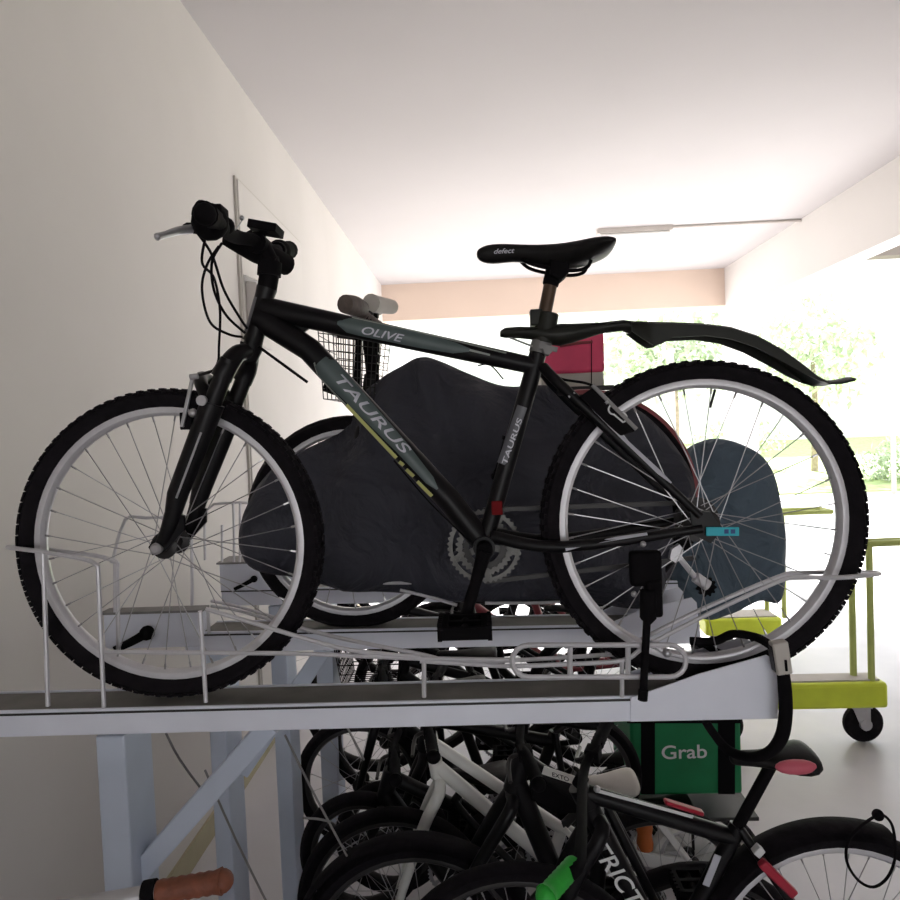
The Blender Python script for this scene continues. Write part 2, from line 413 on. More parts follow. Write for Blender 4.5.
s0, s1 = P(523, 407), P(503, 464)
patch('decal', M['decalg'], s0, s1, .0176, [(0, -25, 45), (.1, -25, 45), (.9, -25, 45), (1, -10, 45)], frame)
text_mesh('lettering', 'TAURUS', .015, M['letter'], frame, s1 + N * .0176 - (N.cross(s0 - s1).normalized()) * .006, (s0 - s1), (N.cross(s0 - s1)), N, .1, .0012, .0176, .006, width=(s0 - s1).length * .8)
c0, c1 = P(562, 545, .045), P(640, 533, .055)
patch('decal', M['letter'], c0, c1, .0121, [(0, -10, 40), (.3, 20, 60), (.7, 25, 60), (1.0, 30, 60)], frame)
c0, c1 = P(585, 412, .050), P(660, 482, .058)
patch('decal', M['letter'], c0, c1, .0102, [(0, 30, 55), (.4, 10, 55), (.85, 0, 60), (1, 20, 40)], frame)
patch('head_badge', M['decalg'], P(264, 300), P(254, 335), .0198, [(0, 25, 75), (1, 25, 75)], frame)
# fork
fk = MB()
fk.tube([P(270, 275), P(250, 350)], .0165, 16)
fk.tube([P(252, 345), P(247, 360)], [.024, .02], 16)
for s in (1, -1):
    fk.tube([P(249, 352, s * .012), P(244, 356, s * .04), P(238, 368, s * .058), P(232, 380, s * .060)], [.016, .018, .02, .021], 14, 4)
    fk.tube([P(240, 362, s * .060), P(216, 424, s * .060)], .0175, 16)
    fk.tube([P(224, 404, s * .060), P(221, 412, s * .060), P(190, 492, s * .060), P(186, 508, s * .058)], [.0235, .0235, .0205, .017], 18)
    fk.tube([P(191, 492, s * .060), P(181, 524, s * .058), P(172, 541, s * .056)], [.019, .015, .010], 14, 4)
    fk.prism([P(184, 508, s * .052), P(196, 512, s * .052), P(196, 526, s * .052), P(178, 546, s * .052), P(166, 550, s * .052), P(162, 542, s * .052), P(172, 528, s * .052)], N * s * .008)
fk.tube([P(222, 404, .060), P(210, 386, .045), P(203, 378, .0), P(210, 386, -.045), P(222, 404, -.060)], [.014, .013, .014, .013, .014], 12, 5)
fork = fk.build('fork', M['blackm'], bike)
for s in (1, -1):
    MB().tube([P(217, 432, s * .060 + .0225 * s), P(193, 494, s * .060 + .0195 * s)], .0022, 6).build('chrome_line', M['alloy'], fork)
    MB().disc(P(218, 402, s * .060) + N * s * .024, N, .010, .004, 16).build('bolt_cap', M['alloy'], fork)
MB().lathe(P(171, 543), N, [(.001, -.072), (.009, -.072), (.009, -.058), (.004, -.056), (.004, .056), (.009, .058), (.0115, .060), (.0115, .070), (.007, .074), (.001, .074)], 20, False).build('axle', M['alloy'], fork)
fw = wheel(bike, 'front_wheel', HF, N, .3185, 32)
rw = wheel(bike, 'rear_wheel', HR, N, .3225, 32)
MB().tube([HR + (P(711, 400) - HR) * 0 + V((0, 0, 0)) + (U * .035 + Z * .264), HR + U * .024 + Z * .228], .0028, 8).build('valve', M['darkst'], rw)
# sprockets, derailleur
b = MB()
for i, r in enumerate((.046, .042, .038, .034, .030, .026)): b.disc(HR - N * (.030 + .005 * i), N, r, .0011, 36)
b.build('sprockets', M['darkst'], bike)
def gear(mbx, c, ax, r, teeth, th, h=.0035, wid=.011):
    e1 = perp(ax); e2 = ax.cross(e1); pts = []
    for i in range(teeth * 4):
        a = 2 * math.pi * i / (teeth * 4); rr = r + (h if i % 4 in (1, 2) else -h * .3)
        pts.append(c + (e1 * math.cos(a) + e2 * math.sin(a)) * rr)
    inner = [c + (p - c).normalized() * (r - wid) for p in pts]
    n = len(pts); o = ax * th
    va = [mbx.bm.verts.new(p) for p in pts]; vb = [mbx.bm.verts.new(p + o) for p in pts]; vc = [mbx.bm.verts.new(p) for p in inner]; vd = [mbx.bm.verts.new(p + o) for p in inner]
    for i in range(n):
        j = (i + 1) % n
        for q in ((va[i], va[j], vb[j], vb[i]), (vc[j], vc[i], vd[i], vd[j]), (va[j], va[i], vc[i], vc[j]), (vb[i], vb[j], vd[j], vd[i])): mbx.bm.faces.new(q)
CRc = B(484.5, 546, -.045)
b = MB(); gear(b, CRc, N, .0755, 42, .003, .0028, .008); 
for k in range(5):
    a = k * 1.2566 + .4; e1 = perp(N); e2 = N.cross(e1); d = e1 * math.cos(a) + e2 * math.sin(a)
    b.bar(CRc + d * .015, CRc + d * .069, .007, .002, N.cross(d))
crk = b.build('crankset', M['ring'], bike, flatdeg=30)
b = MB(); gear(b, CRc + N * .008, N, .057, 32, .003); b.build('chainring', M['ring'], crk, flatdeg=30)
b = MB(); gear(b, CRc + N * .015, N, .044, 22, .003); b.build('chainring', M['darkst'], crk, flatdeg=30)
BC = BBp
b = MB(); b.tube([BC + N * .035, BC + N * .075], .016, 16)
E0 = BC + N * .075; E1 = P(466, 606, .085)
b.tube([E0, E0.lerp(E1, .5), E1], [.015, .011, .012], 12, 4); b.build('crank_arm', M['blackp'], crk)
b = MB(); G0 = BC - N * .06; G1 = P(507, 462, -.085); b.tube([G0, G0.lerp(G1, .5), G1], [.015, .011, .012], 12, 4); b.build('crank_arm', M['blackp'], crk)
def pedal(parent, c, s, m_=None, U=U, Z=Z):
    b = MB(); b.tube([c, c + N * s * .10], .0075, 10)
    for du in (-.038, .038): b.box(c + N * s * .058 + U * du, N * .045, U * .008, Z * .012)
    for dw in (.016, .058, .10): b.box(c + N * s * dw, N * .006, U * .042, Z * .011)
    for du in (-.045, .045):
        for q in range(6): b.box(c + N * s * (.022 + .014 * q) + U * du, N * .004, U * .004, Z * .016)
    return b.build('pedal', m_ or M['blackp'], parent, flatdeg=30)
pd = pedal(bike, E1, 1)
tdn = (ST - BBp).normalized(); p2_ = pedal(bike, G1, -1, None, tdn, N.cross(tdn))
MB().box(B(497, 508, .019), N * .002, U * .011, Z * .014).build('reflector', M['reflr'], bike, bevel=.002)
# chain
b = MB(); ch = []
rr0, rr1 = .076, .034
up = Z
for s in (1, -1):
    b.bar(CRc + up * rr0 * s - N * .002, HR - N * .042 + up * rr1 * s * (1 if s > 0 else 2.4), .0035, .0045, N)
b.build('chain', M['darkst'], bike, flatdeg=30)
b = MB()
b.prism([P(676, 552, -.03), P(684, 547, -.03), P(688, 552, -.03), P(686, 562, -.03), P(680, 566, -.03), P(674, 562, -.03)], -N * .014)
b.tube([P(684, 560, -.037), P(703, 584, -.037)], .006, 8)
b.tube([P(701, 581, -.037), P(714, 590, -.037)], .012, 10)
de = b.build('rear_derailleur', M['rim'], bike)
for c_ in (P(690, 546, -.05), P(714, 592, -.05)):
    bb = MB(); gear(bb, c_, N, .018, 11, .006, .003); bb.disc(c_, N, .012, .003, 16); bb.build('jockey_wheel', M['blackp'], de)
# cyan tag tied to the rear hub
b = MB(); b.bar(B(706, 531.5, .068), B(739, 531.5, .068), .0016, .0085, N)
ct = b.build('tag', M['cyan'], bike, smooth=False, bevel=.001)
for px in (726.5, 733): MB().box(B(px, 531.5, .0702), N * .0006, U * .004, Z * .004).build('print', M['navy'], ct, smooth=False)
# seat post, clamp, saddle
MB().tube([P(538, 358), P(545, 312), P(553, 272)], .0137, 18).build('seat_post', M['brown'], bike)
b = MB(); b.tube([P(539, 353), P(542, 342)], .021, 18)
b.bar(P(538, 347, .022), P(556, 351, .022), .003, .005, N); cl = b.build('seat_clamp', M['dull'], bike)
MB().tube([P(546, 352, .0), P(546, 352, .034)], .009, 12).build('clamp_lever', M['dull'], cl)
b = MB(); b.tube([P(550, 286), P(556, 264)], [.016, .018], 16); b.prism([P(548, 262, -.026), P(568, 263, -.026), P(567, 276, -.026), P(560, 282, -.026), P(549, 278, -.026)], N * .056)
sad_cl = b.build('saddle_clamp', M['blackp'], bike, bevel=.003)
def saddle_mesh(stations, Qf, m_, parent, name='saddle'):
    rings = []
    for px, yt, yb, hw in stations:
        a = Qf(px, yt); c = Qf(px, yb); mid = (a + c) / 2; h = (a - c) / 2; r = []
        for k in range(20):
            t = 2 * math.pi * k / 20; cx = math.copysign(abs(math.cos(t)) ** .8, math.cos(t)); sx = math.sin(t)
            sx = math.copysign(abs(sx) ** .9, sx)
            wdt = hw * (1 if sx > 0 else 1 - .25 * abs(sx))
            r.append(mid + N * cx * wdt + h * sx)
        rings.append(r)
    return MB().loft(rings).build(name, m_, parent, sub=1)
sd_ = saddle_mesh([(478.5, 250.5, 255, .008), (481, 247, 259.5, .016), (489, 243.5, 262.5, .019), (500, 242.5, 262.5, .020), (515, 243, 260, .022), (530, 244, 261.5, .026), (548, 244, 267, .036), (566, 243.5, 268.5, .050), (584, 240.5, 265, .064), (600, 238.5, 259, .072), (610, 240, 254, .070), (614, 243, 250, .062)], lambda x, y: P(x - 2, y + 1.5), M['saddle'], bike)
for s in (1, -1):
    MB().tube([P(519, 258, s * .008), P(530, 266, s * .02), P(550, 271, s * .022), P(572, 273, s * .022), P(585, 270, s * .024), P(589, 263, s * .026)], .0037, 8, 5).build('saddle_rail', M['blackp'], sd_)
text_mesh('lettering', 'defect', .0135, M['letter'], sd_, P(493, 256.5, .0215), U, Z, N, .3, .0008, width=.042)
# rear mudguard
mg = MB()
sec = [(629, 321, 333), (640, 321.5, 341), (650, 322, 347), (657, 322.3, 346), (668, 322.5, 339.5), (700, 323.8, 338), (725, 327, 341.5), (750, 335, 350.5), (775, 348.5, 363.5), (795, 363, 375), (810, 375, 382), (821, 380.5, 384), (833, 380, 383), (846, 377, 379.5)]
rings = []
for i, (px, yt, yb) in enumerate(sec):
    hw = .026 + .012 * min(1, i / 6); t_, b_ = P(px, yt), P(px, yb)
    top = [t_ + N * hw * x - Z * (x * x) * .006 for x in (-.85, -.45, 0, .45, .85)]
    ring = [b_ - N * hw, t_ - N * hw - Z * .008] + top + [t_ + N * hw - Z * .008, b_ + N * hw]
    ring += [b_ + N * (hw - .003), t_ + N * (hw - .004) - Z * .010, t_ - Z * .004, t_ - N * (hw - .004) - Z * .010, b_ - N * (hw - .003)]
    rings.append(ring)
mg.loft(rings); guard = mg.build('mudguard', M['guard'], bike, flatdeg=50)
b = MB()
arm = [(500, 331, 337, .012), (505, 327.5, 338, .016), (520, 326.5, 338.5, .018), (535, 327, 340, .022), (548, 326, 345, .026), (560, 323.5, 346, .026), (572, 323.5, 343, .024), (600, 322.5, 334, .022), (622, 320, 331, .022), (630, 321, 334, .024)]
rings = []
for px, yt, yb, hw in arm:
    a, c = P(px, yt), P(px, yb); mid = (a + c) / 2; h = (a - c) / 2
    rings.append([mid + N * hw * math.cos(t) + h * math.sin(t) for t in [2 * math.pi * k / 16 for k in range(16)]])
b.loft(rings); b.tube([P(543, 343), P(548, 313)], .022, 18); b.box(P(536, 318), U * .012, N * .014, Z * .016)
b.build('mudguard_bracket', M['guard'], guard, bevel=.002)
b = MB(); b.tube([P(505, 336, .004), P(520, 342, .006), P(532, 347, .012)], .0022, 6, 4); b.build('strap', M['alloy'], guard)
# rear brake on the seat stays
b = MB()
b.prism([P(575, 398, .050), P(588, 389, .050), P(628, 431, .050), P(613, 436, .050)], N * .012)
b.box(P(607, 419, .02), U * .022, N * .03, Z * .014)
rb = b.build('rear_brake', M['blackp'], bike, bevel=.002)
b = MB(); b.bar(P(587, 387, .064), P(629, 429, .064), .003, .0036, N); b.build('brake_arm', M['dull'], rb)
b = MB()
e1, e2 = (P(612, 415) - P(605, 408)).normalized(), Z
ctr = P(611, 414, .0645)
pts = [ctr + e1 * (.011 if math.cos(t) > 0 else -.011) + (U * math.cos(t) + Z * math.sin(t)) * .0095 for t in [2 * math.pi * k / 24 for k in range(24)]]
b.tube(pts, .0018, 6, 0, True); b.build('badge_ring', M['letterw'], rb)
b = MB(); b.tube([P(600, 402, .064), P(602, 404, .064)], .004, 8); b.tube([P(565, 398, .052), P(571, 394, .052)], .003, 8); b.build('cable_bolt', M['alloy'], rb)
MB().tube([P(548, 372, .016), P(560, 380, .03), P(580, 384, .045), P(590, 388, .055)], .0026, 8, 5).build('brake_hose', M['blackp'], rb)
# front brake
b = MB(); b.bar(B(193, 376, .068), B(182, 427, .070), .003, .0035, N)
b.tube([B(190, 377, .07), B(198, 376, .07)], .006, 10)
fb = b.build('front_brake', M['alloy'], bike, bevel=.001)
b = MB(); b.box(B(190, 421, .045), U * .012, N * .022, Z * .017); b.tube([B(190, 410, .06), B(206, 412, .06)], .007, 8)
b.build('brake_pad', M['blackp'], fb, bevel=.002)
MB().ball(B(193, 413, .072), .009, N).build('bolt_cap', M['alloy'], fb)
MB().tube([B(195, 376, .07), B(206, 373, .05), B(222, 368, .02)], .0032, 8, 4).build('cable_noodle', M['darkst'], fb)
# kick stand
b = MB(); b.box(P(638, 562, .06), U * .030, N * .012, Z * .034); b.box(P(645, 590, .066), U * .016, N * .012, Z * .036)
ks = b.build('kickstand', M['blackp'], bike, bevel=.006)
b = MB(); b.tube([B(648, 590, .075), B(648, 618, .08), B(646, 622, .08)], [.0155, .0155, .010], 14); b.tube([B(647, 618, .08), B(643, 698, .085)], .0075, 12)
b.tube([B(643.4, 690, .085), B(642.6, 700, .085)], .0095, 12); b.build('stand_leg', M['blackp'], ks)
for q in ((643, 544), (634, 594)): MB().ball(B(*q, .078), .006, N).build('bolt_cap', M['alloy'], ks)
# stem, bar, controls
b = MB(); b.tube([P(267, 289), P(270, 270)], .020, 18); b.tube([P(269, 276), P(270, 262)], .024, 18)
b.tube([P(271, 266), P(265, 252), P(260, 246)], [.020, .018, .021], 16); b.tube([P(260, 246, -.03), P(260, 246, .03)], .021, 16)
b.tube([P(236, 243, .05), P(256, 250, 0), P(276, 256, -.08)], [.019, .026, .022], 14, 3); b.tube([P(262, 262), P(276, 266)], .02, 12)
stem = b.build('stem', M['blackp'], bike)
GN, GF = B(205, 214, .30), B(289, 250, -.28)
b = MB(); bar_pts = [GN, B(217, 221, .21), B(232, 236, .10), P(259, 245, .04), P(260, 246, 0), B(264, 248, -.05), B(274, 250, -.12), GF]
b.tube(bar_pts, .0125, 14, 5); hb_ = b.build('handlebar', M['blackp'], bike)
def grip(p0, p1, r, m_, parent):
    b = MB(); pts = [p0.lerp(p1, k / 14) for k in range(15)]; b.tube(pts, [r * (1.18 if k == 0 else (1.05 if k % 2 else .95)) for k in range(15)], 14)
    b.ball(p0, r * 1.05, (p1 - p0).normalized()); return b.build('grip', m_, parent)
grip(GN, B(214, 219, .19), .0175, M['blackp'], hb_); grip(GF, GF.lerp(B(274, 250, -.12), .8), .0185, M['blackp'], hb_)
# near shifter pod and lever
b = MB(); b.ball(B(210, 222, .185), .033, (GN - P(260, 246)).normalized(), 14, (1, .8)); b.tube([B(196, 208, .21), B(203, 212, .20)], [.017, .02], 12); b.ball(B(226, 226, .15), .016)
b.box(B(213, 214, .18), U * .022, N * .02, Z * .012)
sh = b.build('shifter', M['blackp'], bike, bevel=.003)
b = MB(); b.tube([B(208, 226, .16), B(196, 229, .17), B(188, 227, .18), B(184, 232, .18)], [.010, .009, .008, .008], 10, 4); b.build('lever_mount', M['blackp'], sh)
b = MB(); b.tube([B(191, 229, .18), B(178, 231, .20), B(166, 234.5, .23), B(157, 237, .25)], [.0085, .0075, .006, .0065], 10, 4, flat=Z); b.ball(B(158, 236.5, .25), .0065); b.build('brake_lever', M['alloy'], sh)
b = MB(); b.ball(B(280, 251, -.19), .026, N, 14, (1, 1.2)); b.ball(B(288, 263, -.16), .012); b.box(B(275, 262, -.10), U * .02, N * .03, Z * .018); b.build('shifter', M['blackp'], bike, bevel=.003)
b = MB(); b.bar(B(252, 226.5, -.02), B(280, 231.5, -.02), .03, .0085, N); b.tube([B(262, 232, -.02), B(262, 241, -.02)], .008, 10); b.tube([B(243, 236, .04), B(252, 231, .03)], .004, 8)
b.build('lamp_bracket', M['blackp'], bike, bevel=.003)
b = MB(); b.tube([B(228, 238, .1), B(240, 224, .1), B(242, 218, .1)], .0012, 6, 4); b.ball(B(242, 218, .1), .005); b.build('bell_striker', M['alloy'], bike)
for cb in (((196, 231, .17), (212, 255, .13), (224, 290, .10), (240, 318, .06), (247, 328, .03)),
           ((207, 231, .16), (202, 262, .14), (214, 278, .12), (220, 310, .10), (219, 345, .08), (218, 362, .06), (212, 372, .05)),
           ((219, 246, .12), (207, 265, .12), (202, 290, .12), (210, 322, .10), (228, 334, .06), (242, 337, .03)),
           ((222, 243, .11), (212, 262, .12), (214, 290, .10), (226, 315, .07), (245, 333, .04))):
    MB().tube([B(*q) for q in cb], .0026, 8, 8).build('control_cable', M['blackp'], bike)
MB().tube([P(262, 348, .02), P(290, 368, .028), P(310, 383, .02)], .003, 8, 5).build('control_cable', M['blackp'], bike)
MB().tube([P(478, 366, .01), P(490, 366, .02), P(503, 380, .02)], .0016, 6, 5).build('control_cable', M['blackp'], bike)
MB().tube([P(395, 460, .02), P(430, 500, .03), P(470, 540, .02)], .0016, 6, 5).build('control_cable', M['blackp'], bike)

# ---------------------------------------------------------------- two-tier rack: upper trays
def rod(t, pts, r=.0046, smooth=0, closed=False, m_=None):
    return MB().tube(pts, r, 8, smooth, closed).build('guide_rail', m_ or M['wire'], t)
def tray(label, w0, L, R, post=None, brace=None, hw=.055):
    """L, R: (photo column, row of the lip, row of the lower edge) at the two ends of the near face"""
    wn = w0 + hw
    l0, l1, r0, r1 = B(L[0], L[1], wn), B(L[0], L[2], wn), B(R[0], R[1], wn), B(R[0], R[2], wn)
    t = thing('upper_bike_tray', label, 'bike rack', tuple((l1 + r1) / 2), 'upper trays of the two-tier bike rack')
    def sec(a, b):
        h = a - b; hl = h.z
        q = [(0, 0), (0, hl), (-.007, hl), (-.007, hl - .006), (-2 * hw + .007, hl - .006), (-2 * hw + .007, hl), (-2 * hw, hl), (-2 * hw, 0)]
        return [b + N * x + Z * y for x, y in q]
    MB().loft([sec(l0, l1), sec(r0, r1)]).build('beam', M['galv'], t, smooth=False, bevel=.002)
    b = MB(); d = (r1 - l1)
    b.bar(l1 + Z * (l0.z - l1.z) * .86 + N * .0015, r1 + Z * (r0.z - r1.z) * .86 + N * .0015, .0016, .0018, N)
    b.build('seam', M['darkst'], t, smooth=False)
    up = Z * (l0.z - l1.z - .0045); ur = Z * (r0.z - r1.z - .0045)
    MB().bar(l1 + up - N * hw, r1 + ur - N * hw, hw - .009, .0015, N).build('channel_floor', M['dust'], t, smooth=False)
    return t, l1, r1, wn
def post(t, px0, px1, ytop, wf, depth, zb=0.0):
    a, b_ = B(px0, ytop, wf), B(px1, ytop, wf); wd = (b_ - a).length; c = (a + b_) / 2 - N * depth / 2
    zt = c.z
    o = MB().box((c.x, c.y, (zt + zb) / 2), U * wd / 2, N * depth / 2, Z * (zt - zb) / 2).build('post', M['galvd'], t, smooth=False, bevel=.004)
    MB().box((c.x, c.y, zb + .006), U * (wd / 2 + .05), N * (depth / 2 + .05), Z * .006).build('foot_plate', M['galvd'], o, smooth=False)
    return o
T1, l1, r1, wn1 = tray('nearest upper steel bike tray, carrying the black mountain bike', 0.0, (-60, 712.5, 739), (777, 692.5, 718))
post(T1, 95, 124, 736, .05, .115)
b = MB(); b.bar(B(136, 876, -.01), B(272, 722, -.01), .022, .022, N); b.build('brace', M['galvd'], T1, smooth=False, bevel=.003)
for s in (wn1 + .004, -wn1 - .002):
    MB().prism([B(630, 697, wn1) + N * (s - wn1), B(651, 690, wn1) + N * (s - wn1), B(700, 673, wn1) + N * (s - wn1), B(766, 654.5, wn1) + N * (s - wn1), B(775, 660, wn1) + N * (s - wn1), B(778, 690, wn1) + N * (s - wn1), B(777, 718, wn1) + N * (s - wn1), B(630, 721, wn1) + N * (s - wn1)], -N * .004).build('side_plate', M['galv'], T1, smooth=False, bevel=.001)
wr = wn1 + .006
rod(T1, [B(43, 551, wr), B(45, 610, wr), B(48, 706, wr)]); rod(T1, [B(98, 566, wr), B(101, 640, wr), B(104, 707, wr)]); rod(T1, [B(200, 611, wr), B(203, 655, wr), B(206, 702, wr)])
rod(T1, [B(106, 652, wr), B(300, 653.5, wr), B(420, 658.5, wr), B(518, 660, wr)])
rod(T1, [B(206, 609, wr), B(250, 622, wr), B(300, 637, wr), B(350, 650, wr), B(420, 657, wr)], smooth=4)
rod(T1, [B(420, 661, wr), B(470, 664, wr), B(512, 666, wr), B(570, 664, wr), B(622, 660.5, wr), B(640, 650, wr), B(655, 641, wr)], smooth=4)
rod(T1, [B(290, 625, -.05), B(340, 638, -.05), B(420, 654, -.05), B(470, 662, -.05), B(620, 654, -.05)], smooth=4)
rod(T1, [B(424, 659, wr), B(424, 697, wr)]); rod(T1, [B(622, 661, wr), B(622, 697, wr)])
lp = []
for cx, a0 in ((528.5, 90), (669.5, -90)):
    for k in range(9):
        a = R_(a0 + 180 * k / 8); lp.append(B(cx + 16.5 * math.cos(a), 661 - 16 * math.sin(a), wr + .010))
rod(T1, lp, .0052, 0, True)
for px in (570, 628): rod(T1, [B(px, 645, wr + .008), B(px, 677, wr + .008)], .0052)
hoop = [B(98, 566, wr), B(85, 559.5, wr), B(43, 552, wr), B(25, 549.5, .05), B(12, 548, .02), B(8, 547, -.02), B(20, 547, -.05), B(60, 551, -.058), B(112, 560, -.058), B(117, 580, -.058), B(119, 697, -.055)]
rod(T1, hoop, .0046, 4)
rod(T1, [B(646, 646, wr), B(700, 618, wr), B(755, 592, wr), B(782, 580, wr), B(797, 577.5, wr), B(840, 577.5, wr), B(870, 575, .05), B(879, 573.5, .0), B(872, 572.5, -.05), B(840, 572, -.058), B(800, 573, -.058), B(778, 577, -.058), B(700, 610, -.058), B(640, 640, -.058)], .0046, 4)
rod(T1, [B(650, 641, .02), B(667, 653, .03), B(700, 658.5, .03), B(735, 654, .03), B(762, 643, .03)], .0052, 4)
MB().ball(B(667, 653, .035), .009).build('bolt_cap', M['alloy'], T1)

def hoops(t, w0, picks):
    for q in picks: rod(t, [B(x, y, w0 + dw) for x, y, dw in q], .0045, 3)
W2 = -.47
T2, _, _, wn2 = tray('second upper steel bike tray, carrying the dark grey covered bike', W2, (203, 632, 653), (700, 623, 642.5))
post(T2, 205, 222, 653, W2 + .05, .12); 
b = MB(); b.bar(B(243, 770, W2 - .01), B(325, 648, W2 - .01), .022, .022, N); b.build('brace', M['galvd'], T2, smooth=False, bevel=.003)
for s in (.006, -.113):
    MB().prism([B(605, 625, wn2) + N * s, B(640, 609, wn2) + N * s, B(691, 597, wn2) + N * s, B(696, 602, wn2) + N * s, B(701, 643, wn2) + N * s, B(605, 645, wn2) + N * s], -N * .004).build('side_plate', M['galv'], T2, smooth=False, bevel=.001)
def end_box(t, px0, px1, yt, yb, wf, depth, hole):
    a, b_ = B(px0, yt, wf), B(px1, yt, wf); c0 = B(px0, yb, wf)
    h = a.z - c0.z; wd = (b_ - a).length; c = (a + b_) / 2 - Z * h / 2 - N * depth / 2
    o = MB().box(c, U * wd / 2, N * depth / 2, Z * h / 2).build('end_box', M['galv'], t, smooth=False, bevel=.003)
    MB().box(c + Z * (h / 2 + .003) + N * .002, U * (wd / 2 + .006), N * (depth / 2 + .006), Z * .003).build('lid', M['dull'], o, smooth=False)
    x, y, l = hole
    b = MB(); b.ball(B(x, y, wf + .012), .020 * l, N); b.tube([B(x, y, wf + .014), B(x - 16 * l, y + 9 * l, wf + .03), B(x - 33 * l, y + 17 * l, wf + .05)], [.013 * l, .011 * l, .009 * l], 10, 3); b.build('lever', M['blackp'], o)
    return o
end_box(T2, 103, 201, 613, 648, wn2, .04, (147, 633, 1.0))
MB().bar(B(190, 645, W2), B(240, 643, W2), .03, .006, N).build('bracket', M['galv'], T2, smooth=False)
hoops(T2, W2, [[(330, 583, .06), (400, 583, .06), (470, 582, .06)], [(400, 590, .06), (430, 597, .06), (457, 605, .06)], [(405, 587, -.06), (435, 594, -.06), (462, 600, -.06)], [(485, 603, .06), (530, 603, .06), (560, 602, .06)], [(485, 599, -.06), (530, 598, -.06), (560, 598, -.06)],
               [(207, 609, .06), (208, 612, .06), (209, 634, .06)], [(211, 606, .06), (240, 611, .06), (310, 632, .06)], [(211, 601, -.06), (240, 607, -.06), (300, 625, -.06)], [(115, 562, .06), (115, 590, .06), (115, 612, .06)], [(112, 563, .06), (125, 520, .06), (146, 518, .06), (180, 517, 0), (190, 519, -.06), (192, 560, -.06), (192, 612, -.06)]])
W3 = -.94
T3, _, _, wn3 = tray('third upper steel bike tray, farther back, carrying the blue-grey covered bike', W3, (222, 589, 606), (720, 580, 597))
post(T3, 268, 284, 606, W3 + .05, .12)
end_box(T3, 219, 292, 563, 590, wn3, .11, (254, 579, .6))
hoops(T3, W3, [[(205, 560, .06), (207, 510, .06), (232, 503, .06), (250, 503, 0), (252, 505, -.06), (252, 562, -.06)], [(233, 503, .06), (234, 530, .06), (234, 562, .06)], [(240, 503, .06), (240, 530, .06), (240, 562, .06)], [(222, 525, .06), (222, 545, .06), (222, 562, .06)], [(574, 567, .06), (608, 567, .06), (608, 585, .06)], [(585, 599, .06), (600, 599, .06), (620, 592, .06)], [(600, 599, .06), (600, 605, .06), (602, 612, .06)]])
W4 = -1.5
T4, _, _, wn4 = tray('fourth upper steel bike tray, farthest back and mostly hidden behind the covered bikes', W4, (240, 566, 579), (700, 556, 569))
post(T4, 312, 329, 579, W4 + .05, .14)

